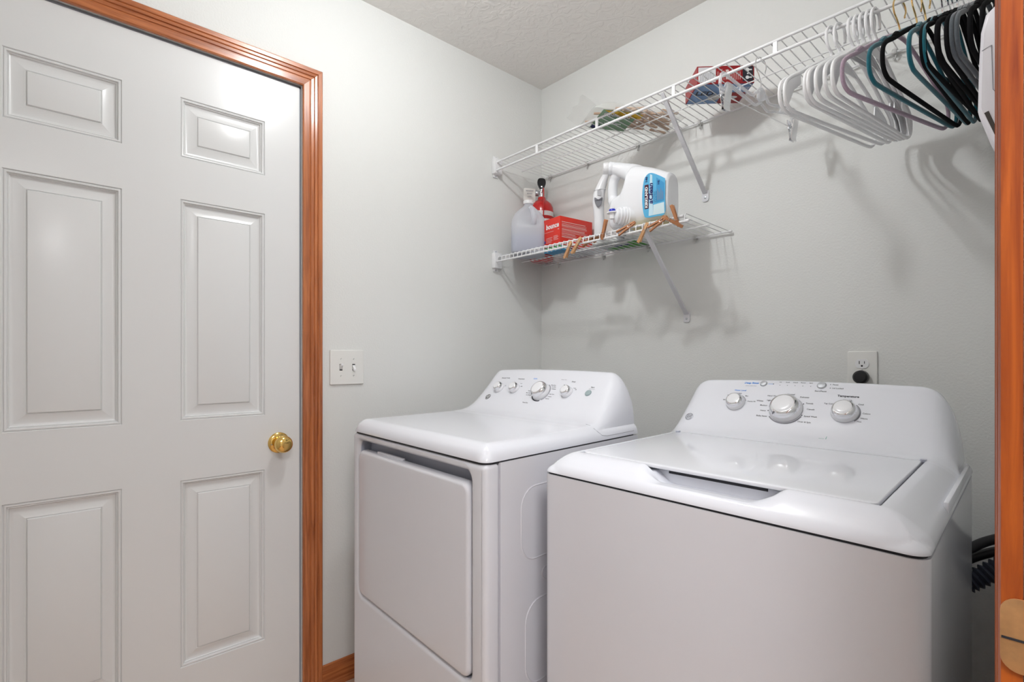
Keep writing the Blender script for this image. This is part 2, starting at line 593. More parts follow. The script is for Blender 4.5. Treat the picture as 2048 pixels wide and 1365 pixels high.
# ------------------------------------------------------------------ washer and dryer
def pl(x, pts):
    """smooth monotone interpolation through points"""
    xs = np.array([p[0] for p in pts]); ys = np.array([p[1] for p in pts])
    h = np.diff(xs); d = np.diff(ys) / h
    m = np.zeros(len(xs)); m[0] = d[0]; m[-1] = d[-1]
    for i in range(1, len(xs) - 1):
        m[i] = 0 if d[i - 1] * d[i] <= 0 else 2 * d[i - 1] * d[i] / (d[i - 1] + d[i])
    i = np.clip(np.searchsorted(xs, x) - 1, 0, len(xs) - 2)
    t = np.clip((x - xs[i]) / h[i], 0, 1)
    return ((2 * t**3 - 3 * t**2 + 1) * ys[i] + (t**3 - 2 * t**2 + t) * h[i] * m[i]
            + (-2 * t**3 + 3 * t**2) * ys[i + 1] + (t**3 - t**2) * h[i] * m[i + 1])

def sstep(x, a, b):
    t = min(1, max(0, (x - a) / (b - a)))
    return t * t * (3 - 2 * t)

class Appliance:
    def __init__(s, W, D, zs, k, m, H, rim, cons, cr, crown, pocket=None, scoop=None):
        s.W, s.D, s.zs, s.k, s.m, s.H, s.rim, s.cons, s.cr, s.crown = W, D, zs, k, m, H, rim, cons, cr, crown
        s.pocket, s.scoop = pocket, scoop
    def warp(s, p, q, z):
        return (p - s.k * q, q - s.m * p, z)
    def rimh(s, p, q):
        a, b_ = s.rim
        e = min(p, s.W - p)
        dx, dy = max(0, b_ - e), max(0, b_ - q)
        d = b_ - math.hypot(dx, dy) if (dx > 0 and dy > 0) else min(e, q)
        d = max(0, min(d, e, q)) if not (dx > 0 and dy > 0) else max(0, min(e, q, max(d, 0) * .6 + min(e, q) * .4))
        t1, t2 = min(1, d / .009), min(1, d / b_)
        return s.H * (a * math.sqrt(max(0, 1 - (1 - t1) ** 2)) + (1 - a) * math.sin(math.pi / 2 * t2))
    def h(s, p, q, raw=False):
        h = s.rimh(p, q)
        if s.scoop:
            p0, p1, q0, q1, hz = s.scoop
            f = sstep(p, p0, p0 + .060) * (1 - sstep(p, p1 - .060, p1)) * (1 if q < q1 else 0)
            if f > 0:
                h = h * (1 - f) + min(h, hz - .010 * sstep(q, .034, .054)) * f
        c0 = s.cons[0][0]
        if q > c0:
            u = 2 * p / s.W - 1
            ins = .014 * sstep(q, c0 - .02, c0 + .09)
            e = max(0, min(1, (min(p, s.W - p) - ins) / s.cr))
            cf = (1 - (1 - e) ** 2.3) ** (1 / 2.3) if e < 1 else 1
            hc = pl(q, s.cons) - s.H
            h = h + max(0, hc) * cf * (1 - s.crown * u * u)
        if s.pocket and not raw:
            p0, p1, q0, q1, dz = s.pocket
            if p0 <= p <= p1 and q0 <= q <= q1:
                h = min(h, s.H - dz)
        return h
    def xyz(s, p, q, off=0.0):
        e = .0015
        h = s.h(p, q, True)
        dp = (s.h(p + e, q, True) - s.h(p - e, q, True)) / (2 * e)
        dq = (s.h(p, q + e, True) - s.h(p, q - e, True)) / (2 * e)
        n = Vector((-dp, -dq, 1)).normalized()
        a = Vector((p, q, s.zs + h)) + n * off
        return s.warp(*a)
    def frame(s, p, q):
        o = Vector(s.xyz(p, q))
        ex = (Vector(s.xyz(p + .004, q)) - Vector(s.xyz(p - .004, q))).normalized()
        ey = (Vector(s.xyz(p, q + .003)) - Vector(s.xyz(p, q - .003))).normalized()
        n = ex.cross(ey).normalized()
        ey = n.cross(ex)
        return o, ex, ey, n
    def arc(s):
        if not hasattr(s, '_arc'):
            qs = np.linspace(s.cons[0][0], s.D - .002, 400)
            hs = [s.h(s.W / 2, q, True) for q in qs]
            L = [0]
            for i in range(1, len(qs)):
                L.append(L[-1] + math.hypot(qs[i] - qs[i - 1], hs[i] - hs[i - 1]))
            s._arc = (qs, np.array(L))
        return s._arc
    def along(s, q, t):
        """q after moving t up the console face"""
        qs, L = s.arc()
        return float(np.interp(np.interp(q, qs, L) + t, L, qs))
    def shell(s, name, m, parent, ps, qs):
        W, D = s.W, s.D
        rc = .024
        vs, fs = [], []
        def corner(p, q):
            a = max(0, rc - p); sx = 1
            if p > W / 2:
                a = max(0, rc - (W - p)); sx = -1
            b_ = max(0, rc - q)
            if a > 0 and b_ > 0:
                f = max(a, b_) / math.hypot(a, b_)
                a2, b2 = a * f, b_ * f
                return ((rc - a2) if sx > 0 else W - (rc - a2)), rc - b2
            return p, q
        for q in qs:
            for p in ps:
                pp, qq = corner(p, q)
                vs.append(s.warp(pp, qq, s.zs + s.h(p, q)))
        nP, nQ = len(ps), len(qs)
        for j in range(nQ - 1):
            for i in range(nP - 1):
                fs.append((j * nP + i, j * nP + i + 1, (j + 1) * nP + i + 1, (j + 1) * nP + i))
        # skirt down to the seam
        ring = [i for i in range(nP)] + [j * nP + nP - 1 for j in range(1, nQ)] + [(nQ - 1) * nP + i for i in range(nP - 2, -1, -1)] + [j * nP for j in range(nQ - 2, 0, -1)]
        base = len(vs)
        for r in ring:
            vs.append((vs[r][0], vs[r][1], s.zs))
        n = len(ring)
        for i in range(n):
            j = (i + 1) % n
            fs.append((ring[j], ring[i], base + i, base + j))
        fs.append(tuple(base + i for i in range(n)))
        return MB().add(vs, fs).build(name, m, parent, ang=38)
    def cabinet(s, name, m, parent, q0, gap=.005):
        W, D = s.W, s.D
        if q0 == 0:
            o = rrect(0, W, 0, D, .024, 6)
        else:
            o = [(0, q0), (W, q0), (W, D), (0, D)][::-1]
        rings = [[s.warp(x, y, z) for x, y in o] for z in (.025, s.zs - gap)]
        ob = MB().loft(rings).build(name, m, parent)
        o2 = rrect(.004, W - .004, .004, D - .004, .02, 5)
        MB().loft([[s.warp(x, y, z) for x, y in o2] for z in (s.zs - gap - .001, s.zs + .001)]).build('seam_gasket', M_gap, parent)
        for i, (fx, fy) in enumerate(((.05, .07), (W - .05, .07), (.05, D - .07), (W - .05, D - .07))):
            MB().lathe([(.018, 0), (.02, .006), (.012, .012), (.008, .03)], 12, 'z', s.warp(fx, fy, 0)).build('leveling_foot', M_rubber, parent)
        return ob
    def prints(s, m, parent, items, name='printed_word'):
        """words: (text, p, q, size, align, bold, shear), each a part; ('poly', p, q, [(x,y)..]) marks joined as stuff"""
        marks = MB()
        for it in items:
            if it[0] == 'poly':
                _, p, q, pts = it
                marks.add([(x, y, 0) for x, y in pts], [tuple(range(len(pts)))], 0, lambda x, y, z, p=p, q=q: s.xyz(p + x, s.along(q, y), .0003))
                continue
            tx, p, q, size, al, bold, shear = it
            vs, fs = text2d(tx, size, al, bold, shear)
            MB().add(vs, fs, 0, lambda x, y, z, p=p, q=q: s.xyz(p + x, s.along(q, y), .0003)).build(name, m, parent)
        if marks.v:
            o = marks.build('printed_marks', m, parent)
            o['kind'] = 'stuff'
    def knob(s, parent, p, q, r, hgt, name, lab=None, pointer=None):
        o, ex, ey, n = s.frame(p, q)
        M = lambda x, y, z: tuple(o + ex * x + ey * y + n * z)
        k = MB().lathe([(r * 1.06, -.004), (r * 1.06, .003), (r * 1.03, .006), (r * .99, hgt * .50)], 40, 'z', fn=M).build(name, M_knobw, parent)
        MB().lathe([(r * .995, hgt * .48), (r * .97, hgt * .62), (r * .88, hgt * .84), (r * .78, hgt * .96), (r * .70, hgt * .985)], 40, 'z', fn=M).build('chrome_ring', M_chrome, k)
        MB().lathe([(r * .71, hgt * .9), (r * .70, hgt * .985), (r * .66, hgt * 1.015), (r * .4, hgt * 1.03), (.0001, hgt * 1.035)], 40, 'z', fn=M).build('cap', M_knobw, k)
        MB().lathe([(r * 1.10, .0002), (r * 1.10, .0006)], 40, 'z', fn=M).build('base_ring', mat('silver_print', (.55, .56, .60), rough=.4), k)  # thin silver-grey ring round the knob base
        if pointer is not None:
            a = D2R(pointer)
            d = Vector((math.sin(a), math.cos(a), 0)); t = Vector((d.y, -d.x, 0))
            q4 = [d * r * .99 + t * .0012, d * r * .99 - t * .0012, d * r * .84 - t * .0012, d * r * .84 + t * .0012]
            z4 = [hgt * .72, hgt * .72, hgt * .965, hgt * .965]
            MB().add([M(v.x * 1.01, v.y * 1.01, z + .0008) for v, z in zip(q4, z4)], [(0, 1, 2, 3)]).build('pointer', M_ink, k)
        if lab:
            k['label'] = lab
        return k
    def button(s, parent, p, q, r, name, m, hgt=.004):
        o, ex, ey, n = s.frame(p, q)
        M = lambda x, y, z: tuple(o + ex * x + ey * y + n * z)
        return MB().lathe([(r * 1.05, -.003), (r * 1.05, .001), (r, .0015), (r, hgt * .6), (r * .85, hgt), (.0002, hgt * 1.15)], 28, 'z', fn=M).build(name, m, parent)
    def emblem(s, parent, p, q, r, col_m):
        o, ex, ey, n = s.frame(p, q)
        M = lambda x, y, z: tuple(o + ex * x + ey * y + n * z)
        e = MB().lathe([(r, -.001), (r, .0012), (r * .9, .0018), (.0001, .0018)], 36, 'z', fn=M).build('emblem', col_m, parent)
        b = MB()
        ring = [(r * .90 * math.cos(a), r * .90 * math.sin(a), .002) for a in np.linspace(0, 2 * math.pi, 40, endpoint=False)]
        b.tube(ring, r * .035, 5, closed=True, fn=M)
        # four swirls round the rim and the two script letters
        for k in range(4):
            a0 = k * math.pi / 2 + .3
            b.tube([(r * rr * math.cos(a0 + t), r * rr * math.sin(a0 + t), .002) for rr, t in ((.88, 0), (.76, .15), (.70, .38), (.76, .6), (.82, .62))], r * .04, 5, fn=M)
        vs, fs = text2d('GE', r * 1.05, 'CENTER', .01, .35)
        b.add(vs, fs, 0, lambda x, y, z: M(x, y, .0021))
        b.build('monogram', M_whitep if col_m is M_satin_dark else M_inkg, e)
        return e

M_satin_dark = mat('emblem_dark', (.16, .16, .17), rough=.35, metal=.5)
M_emb = mat('emblem_light', (.62, .63, .68), rough=.3, metal=.3)

# ---- washer
WA = Appliance(W=.680, D=.70, zs=.889, k=.047, m=.014, H=.043, rim=(.22, .060),
               cons=[(.492, .043), (.515, .0445), (.535, .050), (.552, .060), (.568, .076), (.59, .102), (.62, .1375), (.65, .173), (.661, .185), (.668, .1895), (.677, .1905), (.69, .183), (.70, .160)],
               cr=.078, crown=.05, pocket=(.064, .620, .058, .503, .012), scoop=(.225, .502, .012, .082, .019))
wx, wy = .944, -.956
washer = thing('washing_machine', 'white top load washing machine, the right one and nearest the camera', 'washing machine', (wx, wy, 0))
def stations(lo, hi, fine, n, extra=()):
    a = list(np.linspace(lo, hi, n))
    for f0, f1, k in fine:
        a += list(np.linspace(f0, f1, k))
    a += list(extra)
    a = sorted(set(round(float(v), 6) for v in a))
    out = [a[0]]
    for v in a[1:]:
        if v - out[-1] > 2e-4:
            out.append(v)
    return out
W_, D_ = WA.W, WA.D
ends = [0, .0003, .0010, .0022, .004, .0065, .009, .012, .016, .02, .024]
ps = stations(0, W_, [(.012, .03, 14), (W_ - .03, W_ - .012, 14), (.02, .10, 14), (W_ - .10, W_ - .02, 14), (.225, .30, 22), (.43, .50, 20)], 60,
              ends + [W_ - e for e in ends] + [.0637, .0643, .6197, .6203])
qs = stations(0, D_, [(.02, .085, 16), (.49, .70, 56)], 40, ends + [.0577, .0583, .5027, .5033, .0817, .0823])
WA.shell('top_cover', M_enamel, washer, ps, qs)
WA.cabinet('cabinet', M_steel, washer, 0, .0045)
# lid
vs, fs = outline([rrect(.0668, .6155, .0608, .5002, .013, 5)], .0012, .0026, 3, -.0026)
lid = MB().add(vs, fs, 0, lambda x, y, z: WA.warp(x, y, WA.zs + WA.H - .0028 + z)).build('lid', M_lidw, washer)
lid['label'] = 'flat glossy lid'
# black strip standing in for the shade under the lid, behind the scoop
MB().box(.272, .458, .0805, .0832, .0270, .0360, fn=lambda x, y, z: WA.warp(x, y, WA.zs + z)).build('lid_gap_shade', M_gap, washer)
for sx in (.0655, .6155):
    MB().rbox(sx - .004, sx + .006, .497, .509, -.003, .004, .001, 1, fn=lambda x, y, z: WA.warp(x, y, WA.zs + WA.H + z)).build('lid_hinge', M_recess, washer)
# side flanges of the top cover, proud of the cabinet
for px in (.001, W_ - .008):
    MB().rbox(px, px + .007, .235, .640, .004, .024, .0016, 2, fn=lambda x, y, z: WA.warp(x, y, WA.zs + z)).build('side_flange', M_enamel, washer)
# washer controls
MP, MQ = .322, .604
TP, TQ = .455, .606
LP, LQ = .187, .612
WA.knob(washer, MP, MQ, .0375, .028, 'cycle_dial', 'large round cycle dial with a chrome ring', pointer=-150)
WA.knob(washer, LP, LQ, .0240, .022, 'water_level_knob', pointer=-60)
WA.knob(washer, TP, TQ, .0275, .024, 'temperature_knob', pointer=35)
WA.button(washer, .2475, .6570, .0092, 'rinse_button', M_satin)
WA.button(washer, .3920, .6572, .0105, 'start_button', M_satin)
WA.emblem(washer, .0653, .5744, .0125, M_emb)
def ringprint(cx, r0, r1, a0, a1, n, cq):
    out = []
    for i in range(n):
        t0 = D2R(a0 + (a1 - a0) * i / n); t1 = D2R(a0 + (a1 - a0) * (i + 1) / n)
        out.append(('poly', cx, cq, [(r0 * math.sin(t0), r0 * math.cos(t0)), (r0 * math.sin(t1), r0 * math.cos(t1)), (r1 * math.sin(t1), r1 * math.cos(t1)), (r1 * math.sin(t0), r1 * math.cos(t0))]))
    return out
def dot(p, q, r, dx=0, dy=0):
    return ('poly', p, q, [(dx + r * math.cos(a), dy + r * math.sin(a)) for a in np.linspace(0, 2 * math.pi, 10, endpoint=False)])
def at(cx, cq, ang, r, tx, size, bold=.015, r2=None):
    """word set round a dial"""
    a = D2R(ang)
    al = 'LEFT' if ang % 360 < 175 else 'RIGHT'
    if ang % 360 < 15 or ang % 360 > 345:
        al = 'CENTER'
    return (tx, cx + r * math.sin(a), WA_cur.along(cq, r * math.cos(a)), size, al, bold, 0)
WA_cur = WA
blk = [at(MP, MQ, a, .049, t, .0059) for a, t in ((-122, 'Bulky Items'), (-100, 'Heavy'), (-80, 'Medium'), (-58, 'Light'), (-33, 'Hand Wash'), (4, 'Normal'), (32, 'Delicates'), (62, 'Towels'), (84, 'Casuals'), (110, 'Speed Wash'), (135, 'Drain & Spin'))]
blk.append(('Whites', .2600, .6187, .0060, 'RIGHT', .02, 0))
blk += [(t, .2900 + .019 * i, .6625, .0054, 'CENTER', .012, 0) for i, t in enumerate(('Fill', 'Soak', 'Wash', 'Rinse', 'Spin'))]
blk += [dot(.2910 + .019 * i, .6545, .0010) for i in range(5)]
blk += [('Start/Pause', .3925, .6450, .0060, 'CENTER', .015, 0), ('Pause', .4160, .6604, .0056, 'LEFT', .015, 0), ('Lid Locked', .4170, .6525, .0056, 'LEFT', .015, 0),
        dot(.4115, .6604, .0012), dot(.4125, .6525, .0012), dot(.2735, .6570, .0015),
        ('Temperature', .4551, .6375, .0086, 'CENTER', .03, 0)]
blk += [at(TP, TQ, a, .036, t, .0056) for a, t in ((-50, 'Tap Cold'), (5, 'Cold'), (42, 'Cool'), (88, 'Colors'), (112, 'Warm'), (130, 'Hot'))]
blk += [at(LP, LQ, a, .032, t, .0050) for a, t in ((-75, 'Min'), (-38, 'Low'), (8, 'Med'), (40, 'Max'), (78, 'Precise Fill'))]
blk += [dot(MP, MQ, .0016, .0435 * math.sin(D2R(a)), .0435 * math.cos(D2R(a))) for a in (-100, -80, -58, 62, 110)]
WA.prints(M_ink, washer, blk)
WA.prints(M_blue, washer, [('Deep Rinse', .2335, .6580, .0084, 'RIGHT', .03, .15), ('Water Level', LP + .002, .6400, .0066, 'CENTER', .02, .1),
          ('poly', .2595, .6570, [(0, -.0005), (.013, -.0005), (.013, .0005), (0, .0005)])])
gr = ringprint(MP, .0425, .0458, 115, 235, 26, MQ) + ringprint(TP, .0300, .0330, 40, 135, 16, TQ) + ringprint(LP, .0262, .0282, 20, 75, 10, LQ)
gr += [('add an extra rinse', .230, .6515, .0042, 'RIGHT', 0, 0), ('load size', LP + .002, .6340, .0040, 'CENTER', 0, 0), ('wash / rinse', TP, .6310, .0040, 'CENTER', 0, 0)]
WA.prints(M_inkg, washer, gr)
# small scratch of green ink on the splash panel
WA.prints(mat('green_ink', (.02, .30, .22)), washer, [('poly', .4269, .5510, [(0, 0), (.0012, 0), (.0016, .010), (.0006, .008)]), ('poly', .4120, .5510, [(0, 0), (.012, .0006), (.012, .0012), (0, .0008)])])

# ---- dryer
DA = Appliance(W=.686, D=.64, zs=.910, k=.07, m=.026, H=.038, rim=(.42, .036),
               cons=[(.385, .038), (.42, .0405), (.45, .048), (.475, .062), (.50, .083), (.53, .116), (.56, .150), (.582, .176), (.592, .186), (.601, .190), (.612, .1905), (.626, .182), (.64, .158)],
               cr=.070, crown=.05)
dx_, dy_ = .196, -1.053
dryer = thing('clothes_dryer', 'white front loading clothes dryer in the corner beside the light switch', 'dryer', (dx_, dy_, 0))
W_, D_ = DA.W, DA.D
ps = stations(0, W_, [(.012, .03, 14), (W_ - .03, W_ - .012, 14), (.02, .09, 12), (W_ - .09, W_ - .02, 12)], 44, ends + [W_ - e for e in ends])
qs = stations(0, D_, [(.02, .06, 8), (.385, .64, 56)], 30, ends)
DA.shell('top_cover', M_enamel, dryer, ps, qs)
WD = lambda x, y, z: DA.warp(x, y, z)
DA.cabinet('cabinet', M_steel, dryer, .047, .004)
# front frame with the door opening
fr = MB()
vs, fs = outline([rrect(0, W_, .03, .905, .010, 4), rrect(.040, .631, .404, .888, .030, 6)[::-1]], .011, .013, 5, -.013)
fr.add(vs, fs, 0, lambda x, y, z: WD(x, .024 - z, y))
fr.build('front_panel', M_steel, dryer)
hb = MB().add(*outline([rrect(.036, .635, .40, .892, .03, 5)], .0008), 0, lambda x, y, z: WD(x, .0455 + z, y))
hb.build('recess_back', M_recess, dryer)
rim_ = MB()
lo, li = rrect(.0385, .6325, .4025, .8895, .031, 8), rrect(.0405, .6305, .4045, .8875, .029, 8)
rim_.loft([[WD(x, .010, y) for x, y in li], [WD(x, .045, y) for x, y in li]], cap=False)
rim_.build('recess_wall', M_recess, dryer)
vs, fs = outline([rrect(.0455, .6255, .409, .857, .026, 8)], .006, .011, 5, -.011)
dd = MB().add(vs, fs, 0, lambda x, y, z: WD(x, .014 - z, y)).build('door', M_steel, dryer)
dd['label'] = 'rounded rectangular door panel'
vs, fs = outline([rrect(.150, .300, .8565, .862, .0026, 3)], .004, .001, 1)
MB().add(vs, fs, 0, lambda x, y, z: WD(x, .016 - z, y)).build('door_grip', M_steel, dd)
for z0, z1 in ((.70, .735), (.46, .49)):
    MB().box(.6262, .6300, .0145, .0165, z0, z1, fn=WD).build('door_hinge', M_black, dd)
# pressed outlines on the right side sheet
for z0, z1, y0, r in ((.66, .835, .115, .05), (.36, .56, .13, .05), (.08, .27, .13, .05), (.60, .63, .19, .014)):
    MB().tube([WD(W_ - .0018, a, z) for a, z in rrect(y0, .60 if r > .02 else .40, z0, z1, r, 6)], .0032, 6, closed=True).build('embossed_outline', M_steel, dryer)
MB().tube([DA.xyz(p, q, .0001) for p, q in ((.638, .4325), (.655, .4295), (.670, .431), (.679, .440), (.6835, .452), (.6846, .475), (.6846, .52), (.6846, .57), (.6846, .62))], .0006, 6).build('cover_seam', mat('seam_line', (.30, .30, .32)), dryer)
WA_cur = DA
for p, q, ptr in ((.136, .5345, 60), (.2225, .5350, 60), (.480, .5340, -30)):
    DA.knob(dryer, p, q, .0195, .021, 'selector_knob', pointer=ptr)
KP, KQ = .3640, .5300
DA.knob(dryer, KP, KQ, .0320, .029, 'cycle_dial', 'large round cycle dial with a chrome ring', pointer=-160)
DA.button(dryer, .567, .537, .0110, 'start_button', mat('grey_green_button', (.34, .42, .43), rough=.35))
DA.emblem(dryer, .1005, .5050, .0125, M_satin_dark)
blk = [('Extended Tumble', .1380, .5670, .0066, 'CENTER', .02, 0), ('Temperature', .2270, .5650, .0066, 'CENTER', .02, 0), ('Signal', .4840, .5640, .0072, 'CENTER', .02, 0),
       ('Start', .5730, .5530, .0072, 'CENTER', .02, 0), ('Timed Dry', .3300, .4960, .0062, 'RIGHT', .02, 0)]
blk += [at(KP, KQ, a, .043, t, .0054) for a, t in ((-112, 'Less Dry 20'), (-100, 'More Dry 40'), (-88, 'Damp Dry'), (42, 'More Dry'), (55, 'Less Dry'), (68, 'Delicates'), (98, 'Easy Care'), (112, 'Cottons'), (126, 'Normal'))]
blk += [at(.136, .5345, 62, .026, 'On', .005), at(.2225, .535, 62, .026, 'High', .005), at(.2225, .535, 30, .028, 'Low', .005), at(.480, .534, 40, .026, 'Loud', .005), at(.480, .534, 62, .030, 'Off', .005)]
DA.prints(M_ink, dryer, blk + ringprint(KP, .0365, .0405, 160, 262, 9, KQ))
DA.prints(M_blue, dryer, [('Cycles', .3000, .5670, .0072, 'CENTER', .02, 0)])
DA.prints(M_inkg, dryer, [('Push to start', .5730, .5480, .0045, 'CENTER', 0, 0), ('Sensor Dry', .425, .5680, .0055, 'LEFT', 0, 0)] + ringprint(KP, .0360, .0390, 30, 150, 16, KQ))

# ------------------------------------------------------------------ wire shelves
def wire_shelf(label, x0, x1, z, kind, clips, foot_x, foot_z, strut_x):
    t = thing('wire_shelf', label, 'shelf', (x0, 0, z))
    L = x1 - x0
    yf = -.303
    rz_ = .0032
    MB().tube([(-.0, -.012, -.003), (L, -.012, -.003)], rz_, 10).build('back_rod', M_wire, t)
    if kind == 'rod':
        fr_, lr_ = (0, yf, 0), (0, yf - .004, -.036)
        MB().tube([(0, yf, .003), (L, yf, .003)], .0042, 12).build('front_rod', M_wire, t)
        MB().tube([(0, yf - .004, -.034), (L, yf - .004, -.034)], .0044, 12).build('hanging_rod', M_wire, t)
        x = .272 - x0
        while x < L:
            MB().rbox(x - .006, x + .006, yf - .0035, yf + .0015, -.032, .001, .001, 1).build('rod_strap', M_wire, t)
            x += .3065
    else:
        MB().tube([(0, yf + .006, .001), (L - .028, yf + .006, .001)], .0038, 10).build('front_rod', M_wire, t)
        MB().tube([(0, yf - .003, -.019), (L - .002, yf - .003, -.019)], .0038, 10).build('lip_rod', M_wire, t)
        for x in (L - .028,):
            MB().lathe([(.0038, 0), (.0050, .001), (.0050, .012), (.003, .014)], 10, 'x', (x, yf + .006, .001)).build('end_cap', M_wire, t)
        MB().lathe([(.0038, 0), (.0050, .001), (.0050, .012), (.003, .014)], 10, 'x', (L - .004, yf - .003, -.019)).build('end_cap', M_wire, t)
        MB().lathe([(.0032, 0), (.0046, .001), (.0046, .010), (.003, .012)], 10, 'x', (L - .004, -.012, -.003)).build('end_cap', M_wire, t)
    MB().tube([(.0, -.155, -.0042), (L, -.155, -.0042)], .0019, 8).build('middle_wire', M_wire, t)
    # cross wires, one mesh shared by all of them
    w = MB()
    if kind == 'rod':
        w.tube([(0, -.010, 0), (0, yf - .003, .0005)], .0015, 6)
    else:
        w.tube([(0, -.010, 0), (0, yf + .008, .0055), (0, yf + .001, .0045), (0, yf - .0045, -.004), (0, yf - .0068, -.022)], .0016, 6)
    first = None
    n = 0
    x = .010
    while x < L - .004:
        if first is None:
            first = w.build('cross_wire', M_wire, t)
            o = first
        else:
            o = first.copy()
            COL.objects.link(o)
        o.location = (x, 0, .0012 if kind == 'rod' else .0)
        x += .0254
    # clips to the wall
    for cx in clips:
        c = MB()
        c.rbox(cx - x0 - .006, cx - x0 + .006, -.017, -.0005, -.010, .006, .002, 2)
        c.tube(smooth_path([(cx - x0, -.008, -.006), (cx - x0 + .003, -.012, -.014), (cx - x0 - .001, -.008, -.022), (cx - x0 - .005, -.004, -.016)]), .0022, 6)
        c.build('wall_clip', mat('clip_plastic', (.72, .72, .70), rough=.35, trans=.3), t)
    # end bracket on the side wall
    eb = MB().rbox(-x0 + .0008, -x0 + .024, yf - .012, yf + .030, -.046, .022, .003, 2)
    eb.rbox(-x0 + .0008, -x0 + .006, yf - .006, yf + .022, -.060, .034, .002, 2)
    e = eb.build('end_bracket', M_plast, t)
    for zz in (-.054, .028):
        MB().lathe([(.0035, .006), (.003, .0075), (.0005, .008)], 10, 'x', (-x0, yf + .008, zz)).build('screw', M_satin, e)
    # diagonal support
    s = MB()
    a = Vector((strut_x - x0, yf + .004, -.006)); b_ = Vector((foot_x - x0, -.006, foot_z - z))
    d = (b_ - a).normalized()
    side = Vector((1, 0, 0)); up = d.cross(side).normalized()
    ra = lambda c_, hw, ht: [tuple(c_ + side * sx * hw + up * sy * ht) for sx, sy in ((-1, -1), (1, -1), (1, 1), (-1, 1))]
    s.loft([ra(a - d * .004, .006, .001), ra(a + d * .03, .007, .004), ra(b_ - d * .04, .007, .004), ra(b_, .008, .0016)])
    st = s.build('support_strut', M_wireback, t)
    vs, fs = outline([rrect(foot_x - x0 - .0125, foot_x - x0 + .0125, foot_z - z - .030, foot_z - z + .012, .009, 5)], .001, .0006, 1)
    MB().add(vs, fs, 0, lambda x, y, z_: (x, -.0028 + z_, y)).build('strut_foot', M_wireback, st)
    MB().lathe([(.0045, -.004), (.004, -.0065), (.001, -.0072)], 12, 'y', (foot_x - x0, 0, foot_z - z - .016)).build('screw', M_satin, st)
    return t

ZU, ZL = 2.003, 1.586
wire_shelf('long white wire closet shelf with hangers on its rod', .026, XR, ZU, 'rod', (.066, .29, .552, .819, 1.10, 1.40), .836, 1.740, .842)
wire_shelf('short white wire shelf below the long one, clothespins on its lip', .026, .930, ZL, 'lip', (.12, .38, .60, .80), .763, 1.305, .770)

# ------------------------------------------------------------------ things on the short shelf
ZT = ZL + .0016   # top of its cross wires

# translucent gallon jug
def gallon_jug():
    m = bpy.data.materials.new('hdpe')
    m.use_nodes = True
    nt = m.node_tree
    nt.nodes.clear()
    out = nt.nodes.new('ShaderNodeOutputMaterial')
    p = nt.nodes.new('ShaderNodeBsdfPrincipled')
    p.inputs['Base Color'].default_value = (.86, .88, .93, 1)
    p.inputs['Roughness'].default_value = .35
    tr = nt.nodes.new('ShaderNodeBsdfTranslucent')
    tr.inputs['Color'].default_value = (.86, .88, .93, 1)
    tp = nt.nodes.new('ShaderNodeBsdfTransparent')
    m1 = nt.nodes.new('ShaderNodeMixShader'); m1.inputs[0].default_value = .45
    m2 = nt.nodes.new('ShaderNodeMixShader'); m2.inputs[0].default_value = .34
    nt.links.new(p.outputs[0], m1.inputs[1]); nt.links.new(tr.outputs[0], m1.inputs[2])
    nt.links.new(m1.outputs[0], m2.inputs[1]); nt.links.new(tp.outputs[0], m2.inputs[2])
    nt.links.new(m2.outputs[0], out.inputs[0])
    t = thing('plastic_jug', 'translucent white gallon jug half full of clear liquid', 'jug', (.128, -.212, ZT), D2R(46))
    def ring(hw, r, z, dent=0):
        pts = rrect(-hw, hw, -hw, hw, r, 5)
        out_ = []
        for x, y in pts:
            # hollow for the handle on the -y side, right half
            k = 0
            if dent and y < 0:
                k = dent * math.exp(-((x - .020) / .026) ** 2)
            out_.append((x, y + k, z))
        return out_
    prof = [(.060, .02, 0, 0), (.070, .026, .004, 0), (.074, .028, .014, 0), (.074, .028, .120, 0), (.074, .028, .132, .004), (.0735, .03, .145, .020), (.072, .032, .160, .034),
            (.068, .034, .178, .036), (.061, .034, .196, .030), (.051, .032, .212, .018), (.039, .028, .226, .006), (.028, .022, .238, 0), (.022, .0215, .246, 0),
            (.0195, .0194, .250, 0), (.0195, .0194, .262, 0)]
    b = MB().loft([ring(h, r, z, d) for h, r, z, d in prof])
    b.build('jug_body', m, t, ang=50)
    MB().tube(smooth_path([(.022, -.068, .140), (.024, -.077, .160), (.022, -.070, .185), (.018, -.052, .212), (.012, -.034, .230)]), [.011] * 33, 10).build('handle', m, t)
    MB().loft([ring(h, r, z) for h, r, z in ((.066, .024, .004), (.0715, .026, .012), (.0715, .026, .092))]).build('liquid', mat('liquid', (.40, .42, .54), rough=.1), t)
    MB().lathe([(.0205, .256), (.0225, .257), (.0225, .270), (.020, .273), (.0002, .2735)], 30).build('cap', M_plast, t)
    t.scale = (1, 1, .885)
gallon_jug()

